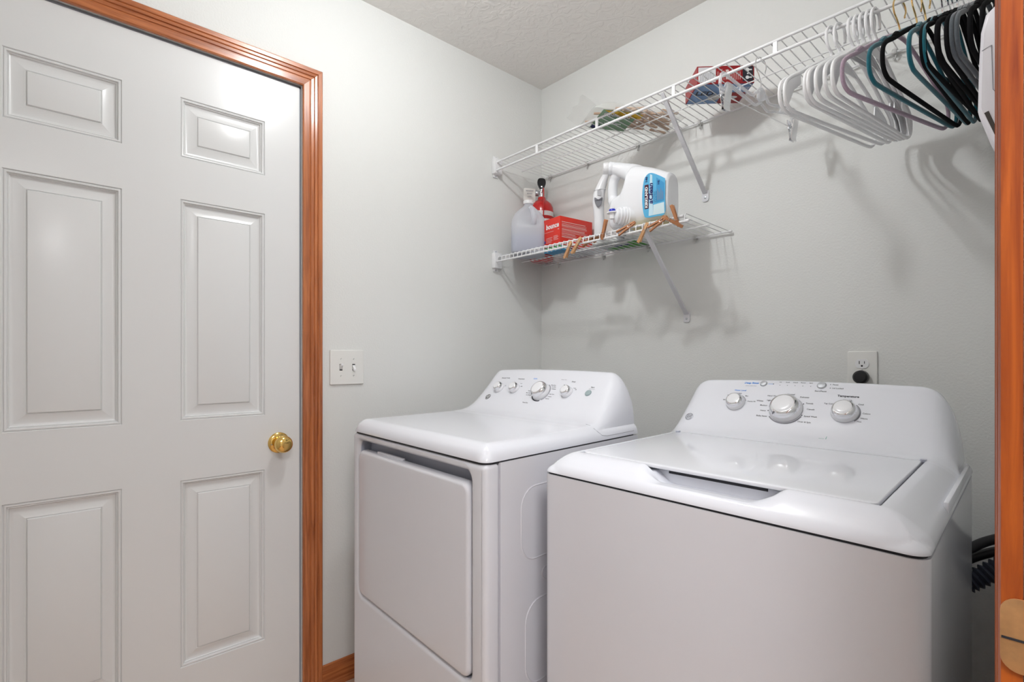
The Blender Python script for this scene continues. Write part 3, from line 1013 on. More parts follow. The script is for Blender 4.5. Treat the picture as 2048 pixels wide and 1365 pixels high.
# fire extinguisher in the corner
def extinguisher():
    red = mat('extinguisher_red', (.55, .012, .012), rough=.22, coat=.4)
    t = thing('fire_extinguisher', 'red fire extinguisher with a black lever, in the corner behind the jug', 'fire extinguisher', (.070, -.070, ZT), D2R(-38))
    MB().lathe([(.044, 0), (.053, .004), (.0550, .012), (.0550, .232), (.053, .250), (.046, .266), (.034, .279), (.0200, .287), (.0165, .300)], 44).build('cylinder', red, t)
    MB().lathe([(.0555, .080), (.0555, .226)], 44).build('paper_label', mat('label_silver', (.70, .70, .69), rough=.4, noise=(45, .12)), t)
    v = MB().lathe([(.0150, .298), (.0175, .300), (.0175, .309), (.012, .312), (.012, .330), (.0085, .334), (.0085, .352)], 24).build('valve', M_chrome, t)
    MB().lathe([(.0125, -.030), (.0135, -.028), (.0135, -.018), (.010, -.014)], 20, 'y', (0, 0, .320)).build('pressure_gauge', M_satin, v)
    MB().tube([(-.045, 0, .330), (-.012, 0, .333), (.004, 0, .333)], .0055, 8, flat=.5).build('carry_handle', M_chrome, v)
    MB().tube(smooth_path([(-.020, .0, .335), (-.034, .012, .343), (-.052, .004, .340), (-.047, -.012, .336), (-.028, -.008, .336), (.015, .004, .342)]), .0016, 6).build('safety_pin', M_satin, v)
    lv = MB()
    lv.loft([[(x - w, -w2, z), (x + w, -w2, z), (x + w, w2, z), (x - w, w2, z)] for x, z, w, w2 in ((.004, .338, .005, .009), (.002, .350, .006, .014), (-.002, .362, .0058, .0185), (-.004, .374, .0055, .0195), (-.006, .384, .005, .0175), (-.0068, .390, .004, .013), (-.007, .393, .002, .006))])
    lv.build('lever', M_black, t, ang=60)
    # red strap / hose loop on the right
    MB().tube(smooth_path([(.010, .0, .322), (.028, .0, .324), (.056, .0, .322), (.067, 0, .312), (.070, 0, .285), (.067, 0, .245), (.060, 0, .200)]), .0062, 8, flat=.45).build('hose', red, t)
    MB().lathe([(.0562, .190), (.0562, .205)], 44).build('hose_strap', mat('strap_red', (.45, .01, .01), rough=.4), t)
    # paper inspection tag
    vs, fs = outline([rrect(-.022, .022, -.036, .036, .005, 8)], .0003)
    g = MB().add(vs, fs, 0, lambda x, y, z: (.028 + z + .004 * math.sin(x * 200) + y * .15, -.060 + x * 1.25, .297 + y * .95)).build('inspection_tag', mat('tag_paper', (.80, .79, .75), rough=.6), t)
    for k, (wd, dz) in enumerate((('RECHARGE', .022), ('SERVICE', .010), ('DATE', -.004))):
        vs, fs = text2d(wd, .0075, 'CENTER', .02)
        MB().add(vs, fs, 0, lambda x, y, z, dz=dz: (.0325 + (dz + y) * .15, -.060 + x * .9, .297 + dz + y)).build('printed_word', M_inkg, g)
    MB().tube([(.0, -.012, .328), (.018, -.035, .330), (.030, -.055, .326)], .0008, 5).build('tag_string', M_satin, g)
extinguisher()

def boxed(name, label, cat, loc, rz, dims, m, rot=None, r=.0012):
    t = thing(name, label, cat, loc, rz, rot=rot)
    x, y, z = dims
    MB().rbox(0, x, 0, y, 0, z, r, 2).build('carton', m, t)
    return t

def put_text(t, txt, size, fn, m, align='LEFT', bold=.0, shear=.0, name='printed_word', parent=None, sx=1):
    vs, fs = text2d(txt, size, align, bold, shear, sx)
    return MB().add(vs, fs, 0, fn).build(name, m, parent or t)

# red dryer sheet carton: corner nearest the camera at its local (1, 0)
M_red = mat('carton_red', (.72, .035, .02), rough=.38)
def sheet_box():
    a = D2R(5)
    X, Y, Z = .105, .185, .118
    t = thing('dryer_sheet_box', 'bright red dryer sheet carton lying behind the shelf lip', 'box', (.319, -.216, ZT + .021), D2R(-6))
    MB().rbox(-X, 0, 0, Y, 0, Z, .0015, 2).build('carton', M_red, t)
    F = lambda u, v: (lambda x, y, z: (-X + .007 + u + x * 1.1, -.0006, v + y))     # end face towards -y
    put_text(t, 'bounce', .0290, F(.009, .084), M_whitep, bold=.035, shear=.12, sx=.86)
    b = MB()
    b.box(-X + .006, -.040, -.0007, -.0005, .0615, .0625)
    for k in range(4):
        b.box(-X + .018, -.052 + .004 * (k % 2), -.0007, -.0005, .018 + .006 * k, .0195 + .006 * k)
        b.box(-.040, -.010 - .005 * (k % 2), -.0007, -.0005, .024 + .005 * k, .0255 + .005 * k)
    b.box(-.014, -.006, -.0007, -.0005, .064, .0665)
    o = b.build('printed_lines', mat('pale_print', (.80, .62, .60), rough=.5), t); o['kind'] = 'stuff'
    MB().box(-X + .002, -X + .0135, -.0008, -.0005, .018, .028).build('printed_square', mat('print_blue2', (.05, .08, .35)), t)
    G = lambda y0, z0: (lambda x, y, z: (.0006, y0 + x, z0 + y))
    b = MB()
    random.seed(3)
    z = .094
    for k in range(13):
        L = (.150 if k < 9 else .085) * random.uniform(.86, 1)
        b.box(.0005, .0007, .009, .009 + L, z, z + (.0022 if k % 3 == 0 else .0012))
        z -= .0048 if k % 4 else .0064
    o = b.build('printed_lines', MATS['pale_print'], t); o['kind'] = 'stuff'
    # flat carton it stands on
    t2 = thing('flat_carton', 'flat blue and green carton under the red box', 'box', (.319, -.212, ZT), D2R(-6))
    MB().rbox(-.108, .004, 0, .055, 0, .0205, .001, 1).build('carton', mat('carton_blue', (.03, .22, .42), rough=.4), t2)
    MB().box(-.106, .002, -.0004, 0, .012, .0195).box(.0041, .0045, .01, .05, .012, .0195).build('green_band', mat('carton_green', (.04, .32, .05), rough=.4), t2)
sheet_box()

# crumpled clear bag beneath, dark red packet at the back, white and green packet
def crumple(name, label, cat, x0, x1, y0, y1, z, hgt, m, seed, n=26, part='film', edge=.0):
    rnd = random.Random(seed)
    t = thing(name, label, cat, ((x0 + x1) / 2, (y0 + y1) / 2, z))
    from mathutils import noise
    vs, fs = [], []
    lx, ly = x1 - x0, y1 - y0
    for s_ in (1, 0):
        for j in range(n):
            for i in range(n):
                u, v = i / (n - 1), j / (n - 1)
                e = min(u, 1 - u, v, 1 - v)
                k = min(1, e / .18) ** .6
                nz = noise.fractal(Vector((u * 4 + seed, v * 4, seed)), .8, 2.2, 4)
                zz = .0015 + (hgt * k * (.55 + .45 * nz) if s_ else 0)
                vs.append(((u - .5) * lx * (1 + .06 * nz), (v - .5) * ly * (1 + .06 * noise.noise(Vector((u * 3, v * 3, seed + 5)))), max(.0012 if s_ else .0, zz)))
    N = n * n
    for o in (0, N):
        for j in range(n - 1):
            for i in range(n - 1):
                q = (o + j * n + i, o + j * n + i + 1, o + (j + 1) * n + i + 1, o + (j + 1) * n + i)
                fs.append(q if o == 0 else q[::-1])
    MB().add(vs, fs).build(part, m, t, ang=50)
    return t
M_film = mat('clear_film', (.80, .82, .88), rough=.18, alpha=.6)
crumple('plastic_bag', 'crumpled clear grey plastic bag lying on the short shelf behind and beside the red box', 'bag', .245, .500, -.150, -.020, ZT, .016, M_film, 11)
def green_packet():
    t = thing('detergent_packet', 'white packet with a green and blue print lying near the wall', 'packet', (.425, -.165, ZT + .002), D2R(5))
    vs, fs = outline([rrect(0, .185, 0, .150, .004, 3)], .004, .003, 2, -.003)
    MB().add(vs, fs, 0, lambda x, y, z: (x + .02, y - .005, z + .0075)).build('packet_body', mat('packet_white', (.70, .72, .70), rough=.4), t)
    MB().box(.035, .200, .085, .128, -.0010, -.0003).build('green_band', mat('packet_green', (.05, .30, .02), rough=.4), t)
    MB().box(.155, .200, .03, .085, -.0010, -.0003).build('green_band', MATS['packet_green'], t)
    put_text(t, 'Free', .036, lambda x, y, z: (.085 + x, .070 - y, -.0011), mat('packet_blue', (.02, .04, .22)), bold=.03)
    for o in t.children:
        o.location.z = .0005
green_packet()

# cloth with yellow print beneath the detergent jug
crumple('folded_cloth', 'cream and yellow cloth folded under the big detergent jug', 'cloth', .700, .868, -.294, -.215, ZT, .012, mat('cloth_cream', (.72, .60, .36), rough=.9, noise=(40, .5)), 8, 20)

# big detergent jug lying on its side
def detergent_jug():
    wp = mat('jug_white', (.84, .85, .88), rough=.22, coat=.2)
    t = thing('detergent_jug', 'large white detergent jug with a blue label, lying on its side with the tap forward', 'detergent jug', (.590, -.238, ZT + .0105), D2R(6))
    b = MB()
    def sec(x, z0, z1, hy, n=28, e=3.2):
        cz, hz = (z0 + z1) / 2, (z1 - z0) / 2
        r = []
        for k in range(n):
            a = 2 * math.pi * k / n
            ca, sa = math.cos(a), math.sin(a)
            r.append((x, hy * math.copysign(abs(ca) ** (2 / e), ca), cz + hz * math.copysign(abs(sa) ** (2 / e), sa)))
        return r
    b.loft([sec(x if x < .1 else .1 + (x - .1) * .81, z0, z1, h * .80) for x, z0, z1, h in ((.002, .040, .085, .012), (.008, .020, .112, .030), (.020, .008, .124, .042), (.040, .002, .128, .052), (.062, 0, .134, .062), (.078, 0, .165, .069),
            (.090, 0, .205, .073), (.105, 0, .217, .075), (.125, 0, .216, .076), (.160, 0, .207, .077), (.200, 0, .194, .077), (.240, 0, .178, .076), (.262, .001, .168, .075), (.276, .003, .164, .073), (.283, .012, .154, .067), (.285, .030, .135, .050))])
    b.v = [(x, y * (1 - .5 * sstep(x, .10, .20)) if y > 0 else y, z) for x, y, z in b.v]
    # shoulder running to the fill neck, and the handle post
    b.tube(smooth_path([(.150, 0, .160), (.110, 0, .188), (.075, -.004, .208), (.045, -.010, .222), (.022, -.018, .230)], 6), [.036, .036, .036, .036, .036, .036, .036, .036, .035, .034, .033, .032, .030, .029, .028, .027, .026, .0255, .025, .0245, .024, .0235, .023, .023, .023], 20)
    b.tube(smooth_path([(.032, -.006, .218), (.018, -.004, .196), (.010, -.002, .165), (.009, 0, .135), (.018, 0, .100), (.032, 0, .07)], 6), [.020] * 6 + [.0175] * 14 + [.020] * 5 + [.024] * 6, 18)
    raw = b.build('tmp', None)
    md = raw.modifiers.new('r', 'REMESH'); md.mode = 'VOXEL'; md.voxel_size = .0024
    sm = raw.modifiers.new('s', 'SMOOTH'); sm.iterations = 7; sm.factor = .6
    me = bpy.data.meshes.new_from_object(raw.evaluated_get(bpy.context.evaluated_depsgraph_get()))
    bpy.data.objects.remove(raw)
    for p_ in me.polygons:
        p_.use_smooth = True
    link('jug_body', me, wp, t)
    # fill cap
    ax = Vector((-.80, -.58, .02)).normalized()
    o = Vector((.016, -.022, .231))
    u = ax.cross(Vector((0, 0, 1))).normalized(); w = u.cross(ax)
    M = lambda x, y, z: tuple(o + u * x + w * y + ax * z)
    MB().lathe([(.0215, -.012), (.0235, .004), (.0210, .010), (.0180, .012)], 28, fn=M).build('neck', wp, t)
    MB().lathe([(.0195, .010), (.0205, .012), (.0205, .026), (.0190, .029), (.0002, .0295)], 32, fn=M).build('cap', M_plast, t)
    # pouring tap with threaded collar
    ax = Vector((-.62, -.76, .04)).normalized()
    o = Vector((.092, -.040, .038))
    u = ax.cross(Vector((0, 0, 1))).normalized(); w = u.cross(ax)
    M2 = lambda x, y, z: tuple(o + u * x + w * y + ax * z)
    c = MB().lathe([(.038, -.020), (.037, .004), (.034, .006), (.0345, .012), (.0315, .014), (.032, .021), (.029, .023), (.0295, .031), (.026, .034), (.0265, .043), (.022, .046), (.012, .050)], 36, fn=M2)
    tap = c.build('tap_collar', wp, t)
    MB().lathe([(.0095, .026), (.0095, -.004), (.0085, -.012)], 18, 'z', M2(0, 0, .056)).build('spout', M_plast, tap)
    tp = M2(0, 0, .056)
    MB().lathe([(.0195, .008), (.0195, .0115), (.012, .013)], 24, 'z', tp, sx=1.0, sy=.85).build('tap_flange', M_plast, tap)
    MB().lathe([(.0112, .013), (.0112, .019), (.008, .0245), (.0003, .0262)], 18, 'z', tp).build('push_button', mat('tap_blue', (.015, .03, .45), rough=.3), tap)
    # label on the face towards the room
    face = -.0778
    LY = lambda x, y, z: (x, face - z, y)
    lab = [(p[0], p[1]) for p in smooth_path([(.190, .149, 0), (.178, .135, 0), (.171, .10, 0), (.171, .06, 0), (.178, .025, 0), (.190, .014, 0), (.23, .013, 0), (.266, .016, 0), (.268, .06, 0), (.268, .118, 0), (.262, .128, 0), (.225, .147, 0), (.205, .153, 0)], 4, closed=True)]
    vs, fs = outline([lab], .0006)
    def hug(x, y, z):
        # paper follows the bulge of the jug face
        return (x, face - z, y)
    L0 = MB().add(vs, fs, 0, hug).build('label', mat('label_blue', (.10, .42, .68), rough=.35), t)
    def patch(nm, pts, m, off):
        vs2, fs2 = outline([pts], .0003)
        return MB().add(vs2, fs2, 0, lambda x, y, z: (x, face - .0004 - off - z, y)).build(nm, m, L0)
    patch('label_stripe', [(.199, .018), (.218, .018), (.214, .145), (.205, .149)], mat('label_pale', (.55, .75, .84), rough=.35), .0006)
    patch('label_panel', [(.218, .018), (.266, .018), (.264, .052), (.219, .050)], mat('label_ice', (.62, .76, .80), rough=.35), .0007)
    patch('label_panel', [(.232, .055), (.264, .058), (.264, .112), (.232, .134)], mat('label_sky', (.05, .30, .58), rough=.35), .0008)
    patch('brand_patch', rrect(.1815, .1985, .042, .118, .0015, 2), mat('label_maroon', (.07, .01, .03), rough=.35), .0009)
    R = lambda cx, cy, off: (lambda x, y, z: (cx - y, face - off, cy + x))   # text reads upwards
    navy = mat('label_navy', (.01, .02, .14), rough=.4)
    put_text(t, 'KIRKLAND', .0148, R(.1900, .0445, .0022), M_whitep, bold=.04, parent=L0, sx=.93)
    put_text(t, 'aClean', .0250, R(.2090, .0540, .0022), navy, bold=.03, shear=.2, parent=L0, sx=.95)
    put_text(t, '146', .0125, R(.1900, .1250, .0022), navy, bold=.03, parent=L0)
    put_text(t, 'Ultra Clean', .0075, R(.2230, .0560, .0022), navy, parent=L0)
    put_text(t, 'Free & Clear', .0070, R(.2300, .0560, .0022), navy, parent=L0)
    put_text(t, 'HE', .0110, R(.2420, .1100, .0024), navy, bold=.02, parent=L0)
    b = MB()
    for k in range(6):
        b.box(.236 + .0045 * k, .2374 + .0045 * k, face - .0022, face - .0020, .062, .062 + .035 - .006 * (k % 3))
    o2 = b.build('printed_lines', M_inkg, L0); o2['kind'] = 'stuff'
    L0.scale = (.84, 1, 1.06); L0.location = (.0170, .0155, 0)
detergent_jug()

# hand held garment steamer standing beside the jug, and a small teal capped bottle behind
def steamer():
    t = thing('garment_steamer', 'slim white hand steamer with a grey thumb pad, leaning on the detergent jug', 'steamer', (.528, -.222, ZT), D2R(40))
    secs = [(.0, 0, .000, .020, .017), (.0, 0, .004, .0225, .019), (-.002, 0, .06, .020, .018), (-.004, 0, .11, .0195, .018), (-.006, 0, .145, .022, .019), (-.003, 0, .175, .022, .018),
            (.004, 0, .200, .019, .016), (.014, 0, .228, .016, .013), (.024, 0, .252, .012, .010), (.028, 0, .258, .006, .005)]
    rings = []
    for x, y, z, a, b_ in secs:
        rings.append([(x + a * math.cos(k), y + b_ * math.sin(k), z) for k in np.linspace(0, 2 * math.pi, 28, endpoint=False)])
    MB().loft(rings).build('steamer_body', mat('steamer_white', (.78, .78, .80), rough=.3), t, ang=60)
    pts = [(p[0], p[1]) for p in smooth_path([(-.014, .018, 0), (0, .010, 0), (.014, .018, 0), (.011, -.004, 0), (0, -.018, 0), (-.011, -.004, 0)], 5, closed=True)]
    vs, fs = outline([pts], .0012, .0006, 1)
    MB().add(vs, fs, 0, lambda x, y, z: (-.006 + x, -.0228 - z + abs(x) ** 2 * 18, .138 + y)).build('thumb_pad', mat('pad_grey', (.16, .16, .18), rough=.5), t)
    vs, fs = outline([rrect(-.007, .007, -.010, .010, .002, 2)], .001)
    MB().add(vs, fs, 0, lambda x, y, z: (-.003 + x, -.0210 - z + abs(x) ** 2 * 18, .174 + y)).build('switch', mat('switch_grey', (.45, .45, .47), rough=.4), t)
    MB().tube([(-.023, -.008, .187), (0, -.0195, .188), (.022, -.008, .190)], .0012, 6).build('collar_seam', mat('seam_grey', (.55, .55, .57)), t)
    b = thing('small_bottle', 'small grey bottle with a teal cap, half hidden behind the steamer', 'bottle', (.575, -.150, ZT))
    MB().lathe([(.016, 0), (.018, .003), (.018, .105), (.012, .118), (.010, .122)], 24).build('bottle_body', mat('bottle_grey', (.45, .46, .48), rough=.3), b)
    MB().lathe([(.0125, .120), (.0125, .142), (.011, .144)], 24).build('cap', mat('teal_cap', (.01, .20, .17), rough=.3), b)
steamer()

# ------------------------------------------------------------------ clothespins
M_pin = wood('pin_wood', (.50, .24, .10), (.72, .43, .22), 2, rough=.6, scale=30, coat=0)
M_pind = wood('pin_wood_dark', (.34, .13, .05), (.52, .23, .10), 2, rough=.6, scale=30, coat=0)
def pin_meshes():
    out_ = []
    for sgn in (1, -1):
        # local z along the pin, jaws at +z, legs open slightly at the tail
        prof = [(.0335, .0012), (.0300, .0008), (.0220, .0004), (.0200, .0016), (.0160, .0016), (.0140, .0004), (.006, .0006), (-.034, .0058),
                (-.036, .0078), (-.034, .0100), (-.006, .0072), (.010, .0068), (.030, .0048), (.0350, .0022)]
        r0 = [(-.0045, sgn * y, z) for z, y in prof]
        r1 = [(.0045, sgn * y, z) for z, y in prof]
        out_.append(MB().loft([r0, r1]))
    sp_ = MB()
    hel = [(-.0055 + .011 * k / 40, .0042 * math.cos(k * .9), .010 + .0042 * math.sin(k * .9)) for k in range(41)]
    sp_.tube(hel, .0007, 5)
    sp_.tube([(-.0055, .004, .010), (-.0058, .0078, .014), (.0030, .0080, .0145)], .0007, 5)
    sp_.tube([(.0055, -.004, .010), (.0058, -.0078, .014), (-.0030, -.0080, .0145)], .0007, 5)
    return out_, sp_
_pm, _ps = pin_meshes()
_pin0 = None
def clothespin(label, loc, rot, dark=False):
    global _pin0
    t = thing('clothespin', label, 'clothespin', loc, rot=tuple(D2R(a) for a in rot), group='wooden clothespins clipped to the shelf lip')
    if _pin0 is None:
        _pin0 = [_pm[0].build('wooden_half', M_pin, t), _pm[1].build('wooden_half', M_pin, t), _ps.build('spring', M_satin, t)]
    else:
        for o in _pin0:
            c = o.copy()
            COL.objects.link(c)
            c.parent = t
            if dark and o is not _pin0[2]:
                c.material_slots[0].link = 'OBJECT'
                c.material_slots[0].material = M_pind
    return t
YL = -.306
clothespin('leftmost wooden clothespin hanging below the shelf lip', (.452, YL - .010, 1.551), (24, 34, 20))
clothespin('wooden clothespin hanging just right of the leftmost one', (.494, YL - .010, 1.561), (22, 38, 25))
clothespin('reddish clothespin standing upright in front of the steamer', (.617, YL - .006, 1.596), (190, 16, 20), True)
clothespin('clothespin lying flat behind the shelf lip under the steamer', (.572, YL + .020, 1.583), (80, 20, 62), True)
clothespin('clothespin lying behind the lip under the red box corner', (.515, YL + .030, 1.577), (84, 8, 70), True)
clothespin('brown clothespin lying at the front corner of the cloth, below the tap', (.712, YL - .006, 1.585), (60, 10, 110), True)
clothespin('light orange clothespin hanging below the lip under the blue label', (.781, YL - .010, 1.556), (24, 32, 22))
clothespin('brown clothespin on the lip right of the light orange one', (.834, YL - .006, 1.578), (60, 5, 105), True)
clothespin('reddish clothespin standing up at the right end of the lip', (.896, YL - .006, 1.588), (188, -16, 10), True)
clothespin('reddish clothespin slanting down at the right end of the lip', (.890, YL - .014, 1.570), (30, -58, 15), True)

# ------------------------------------------------------------------ things on the long shelf
ZS = ZU + .0030
def bulb_box():
    a = math.atan2(.124, .125)
    X, Y, Z = .177, .130, .057
    t = thing('bulb_box', 'dark red light bulb carton on the long wire shelf', 'box', (.937, -.253, ZS), a)
    MB().rbox(0, X, 0, Y, .0006, Z, .0010, 1).build('carton', mat('carton_crimson', (.30, .008, .012), rough=.35), t)
    MB().box(.004, .058, -.0006, 0, .006, Z - .004).build('white_panel', mat('panel_white', (.72, .72, .74), rough=.5), t)
    MB().box(X - .036, X - .004, -.0006, 0, .006, Z - .004).build('black_panel', M_ink, t)
    b = MB()
    random.seed(5)
    for k in range(9):
        b.box(.010 + .005 * k, .0112 + .005 * k, -.0009, -.0007, .008, .046 - .012 * random.random())
    o = b.build('printed_lines', M_inkg, t); o['kind'] = 'stuff'
    b = MB()
    for k in range(12):
        b.box(.064 + .0062 * k, .0655 + .0062 * k, -.0003, -.0001, .012, .048 - .014 * random.random())
    for cx, cz in ((.094, .040), (.094, .018)):
        b.lathe([(.0045, -.0008), (.0045, -.0011)], 12, 'y', (cx, 0, cz))
    o = b.build('printed_lines', MATS['pale_print'], t); o['kind'] = 'stuff'
    b = MB()
    for cz, r in ((.042, .006), (.018, .0055)):
        b.lathe([(r, -.0008), (r, -.0012)], 16, 'y', (X - .022, 0, cz))
        b.box(X - .018, X - .008, -.0012, -.0008, cz - .002, cz + .002)
    b.box(X - .023, X - .018, -.0012, -.0008, .028, .032)
    o = b.build('bulb_pictures', M_whitep, t); o['kind'] = 'stuff'
    MB().box(.003, X - .002, .003, Y - .003, 0, .0006).build('blue_underside', mat('carton_lightblue', (.16, .28, .50), rough=.4), t)
    MB().box(.100, X - .004, .055, Y - .004, -.0004, .0002).build('crimson_corner', MATS['carton_crimson'], t)
    MB().lathe([(.020, -.0006), (.020, -.0002)], 24, 'z', (.080, .085, 0)).build('bulb_picture', mat('bulb_grey', (.50, .48, .45), rough=.5), t)
    MB().lathe([(.012, -.0009), (.012, -.0005)], 24, 'z', (.140, .085, 0), sx=1.3, sy=.7).build('oval_mark', MATS['panel_white'], t)
    put_text(t, 'LED', .034, lambda x, y, z: (.012 + x, .058 - y, -.0008), M_ink, bold=.03)
    put_text(t, 'GE', .022, lambda x, y, z: (.150 + x * .8, .030 - y, -.0008), M_whitep, bold=.01, shear=.3)
bulb_box()

def pin_bag():
    t = thing('clothespin_bag', 'clear bag of wooden clothespins with a green and yellow header, on the long shelf', 'bag', (.640, -.185, ZS), D2R(60))
    L, W2 = .175, .085
    def pillow(u, v, top, Lx, Wy, hz, seed):
        from mathutils import noise
        k = max(0, (1 - abs(u) ** 3.5) * (1 - abs(v) ** 3.5)) ** .5
        n = noise.noise(Vector((u * 2.5 + seed, v * 2.5, seed)))
        return (u * Lx, v * Wy, .0008 + (hz * k * (1 + .35 * n) if top else 0))
    def bag(nm, Lx, Wy, hz, m, u0=-1, u1=1, seed=2, off=0, only_bottom=False):
        n = 22
        vs, fs = [], []
        for s_ in ((0,) if only_bottom else (1, 0)):
            for j in range(n):
                for i in range(n):
                    u = u0 + (u1 - u0) * i / (n - 1); v = -1 + 2 * j / (n - 1)
                    p = pillow(u, v, s_, Lx, Wy, hz, seed)
                    vs.append((p[0], p[1], p[2] + off))
        for o in range(1 if only_bottom else 2):
            for j in range(n - 1):
                for i in range(n - 1):
                    b0 = o * n * n + j * n + i
                    q = (b0, b0 + 1, b0 + n + 1, b0 + n)
                    fs.append(q if o == 0 else q[::-1])
        return MB().add(vs, fs).build(nm, m, t, ang=60)
    bag('bag_film', L, W2, .040, mat('bag_film', (.85, .87, .84), rough=.12, alpha=.24))
    # empty flap standing up at the camera end
    fl = MB()
    vs, fs = [], []
    for i in range(12):
        for j in range(6):
            v = -1 + 2 * i / 11; k = j / 5
            vs.append((-L + .010 - .050 * k + .004 * math.sin(7 * v + 4 * k), v * W2 * (1 - .05 * k), .004 + .034 * k + .003 * math.sin(5 * v)))
    for i in range(11):
        for j in range(5):
            q = i * 6 + j
            fs.append((q, q + 1, q + 7, q + 6))
    fl.add(vs, fs).build('bag_flap', MATS['bag_film'], t, ang=60)
    # printed header sheet lying inside against the underside
    hd = MB().box(-.135, .005, -.074, .074, .0014, .0019).build('header_card', mat('header_green', (.012, .22, .035), rough=.4), t)
    pts = [(-.128, -.070), (-.060, -.030), (.022, -.034), (.020, -.062), (-.020, -.072)]
    vs, fs = outline([pts], .0002)
    MB().add(vs, fs, 0, lambda x, y, z: (x, y, .0010 + z)).build('yellow_patch', mat('header_yellow', (.80, .50, .01), rough=.4), hd)
    put_text(t, 'Clothespins', .026, lambda x, y, z: (-.122 + x * .85, -.046 - y + .10 * x, .0006), M_ink, bold=.045, parent=hd)
    put_text(t, 'Clothespins', .026, lambda x, y, z: (-.122 + x * .85, -.046 - y + .10 * x, .0004), M_whitep, bold=.005, parent=hd)
    put_text(t, 'wooden', .020, lambda x, y, z: (-.095 + x, .020 - y, .0005), M_whitep, bold=.02, parent=hd)
    MB().box(-.132, -.100, .040, .068, .0008, .0012).build('blue_patch', mat('header_blue', (.01, .02, .14)), hd)
    # the pins inside
    r = random.Random(9)
    b = MB()
    for k in range(64):
        a = r.gauss(0, .45)
        lx_, ly_ = r.uniform(-.06, .140) if k < 44 else r.uniform(-.120, .02), r.uniform(-.058, .058)
        zz = r.uniform(.004, .028)
        ca, sa = math.cos(a), math.sin(a)
        def f(x, y, z, ca=ca, sa=sa, lx_=lx_, ly_=ly_, zz=zz):
            return (lx_ + x * ca - y * sa, ly_ + x * sa + y * ca, zz + z)
        b.box(-.036, .036, -.0045, .0045, -.002, .003, fn=f)
    o = b.build('clothespin_pile', wood('bagged_pin_wood', (.42, .22, .12), (.66, .42, .26), 0, rough=.6, scale=20, coat=0), None)
    o.matrix_world = t.matrix_world
    o.location = (.640, -.185, ZS); o.rotation_euler = (0, 0, D2R(60))
    tag(o, 'pile of wooden clothespins inside the clear bag', 'clothespins')
    o['kind'] = 'stuff'
pin_bag()

# ------------------------------------------------------------------ hangers
ROD_Y, ROD_Z = -.307, ZU - .034
HALF = [(0, 0), (.028, -.004), (.060, -.018), (.110, -.044), (.165, -.075), (.200, -.093), (.2165, -.108), (.221, -.128), (.2165, -.148), (.202, -.160), (.178, -.164), (.09, -.1645), (0, -.1645)]
def half_path(kind):
    pts = [(a, 0, z) for a, z in HALF]
    return pts
def hanger_loop():
    right = smooth_path([(0, a, z * 1.07) for a, z in HALF], 4)
    left = [(0, -p[1], p[2]) for p in right[::-1]]
    return right + left[1:-1]
def hook_path(r_in):
    top = .0805
    return smooth_path([(0, 0, -.002), (0, 0, .018), (0, -.0085, .034), (0, -.0225, .050), (0, -.0262, .066), (0, -.019, .0815), (0, 0, .0875), (0, .019, .0815), (0, .0262, .067), (0, .0215, .054), (0, .0225, .050)], 5)
NECK_Z = ROD_Z + .0045 + .0022 - .0875
_hm = {}
def make_hanger(mk, label, cat_, x, yaw, group, tilt=0, skip=None):
    """mk: (body material, hook material, body radius, flatness, hook radius, kind)"""
    bm_, hm_, br, fl, hr, kind = mk
    t = thing('clothes_hanger', label, 'hanger', (x, ROD_Y, ROD_Z + .0045 + hr - .0875), D2R(-yaw), group=group)
    if tilt:
        t.rotation_euler = (D2R(tilt), 0, D2R(-yaw))
        # keep the hook apex on the rod when the hanger is tilted
        t.location.y += math.sin(D2R(tilt)) * .0875
        t.location.z += (1 - math.cos(D2R(tilt))) * .0875
    key = (kind, bm_.name, hm_.name)
    if key in _hm:
        for o in _hm[key]:
            c = o.copy(); COL.objects.link(c); c.parent = t
        return t
    parts = []
    if kind == 'velvet':
        parts.append(MB().tube(hanger_loop(), br, 10, closed=True, flat=fl).build('hanger_body', bm_, t, ang=60))
        for s_ in (1, -1):
            # little notch lips near each shoulder end
            parts.append(MB().tube([(0, s_ * .148, -.067), (0, s_ * .158, -.070), (0, s_ * .170, -.080)], [br * .9, br * 1.15, br * .8], 8).build('strap_notch', bm_, t))
        parts.append(MB().tube(hook_path(0), hr, 8).build('hook', hm_, t))
    else:
        parts.append(MB().tube(hanger_loop(), br, 10, closed=True).build('hanger_body', bm_, t, ang=60))
        hp = smooth_path([(0, 0, -.002), (0, 0, .020), (0, -.018, .036), (0, -.0235, .052), (0, -.0225, .070), (0, -.012, .0835), (0, .002, .0875), (0, .017, .082), (0, .0235, .068), (0, .0225, .046)], 5)
        parts.append(MB().tube(hp, hr, 8).build('hook', hm_, t))
        if kind == 'web':
            for s_ in (1, -1):
                # flat web with a strap slot at the shoulder end
                vs, fs = outline([[(s_ * .162, -.074), (s_ * .200, -.093), (s_ * .2165, -.110), (s_ * .2190, -.135), (s_ * .208, -.155), (s_ * .188, -.118), (s_ * .160, -.098)]], .0012)
                parts.append(MB().add(vs, fs, 0, lambda xx, yy, zz: (zz, xx, yy * 1.07)).build('shoulder_web', bm_, t))
            vs, fs = outline([[(-.05, -.016), (0, -.004), (.05, -.016), (.075, -.030), (.03, -.026), (-.03, -.026), (-.075, -.030)]], .001)
            parts.append(MB().add(vs, fs, 0, lambda xx, yy, zz: (zz, xx, yy * 1.07)).build('neck_web', bm_, t))
    _hm[key] = parts
    return t

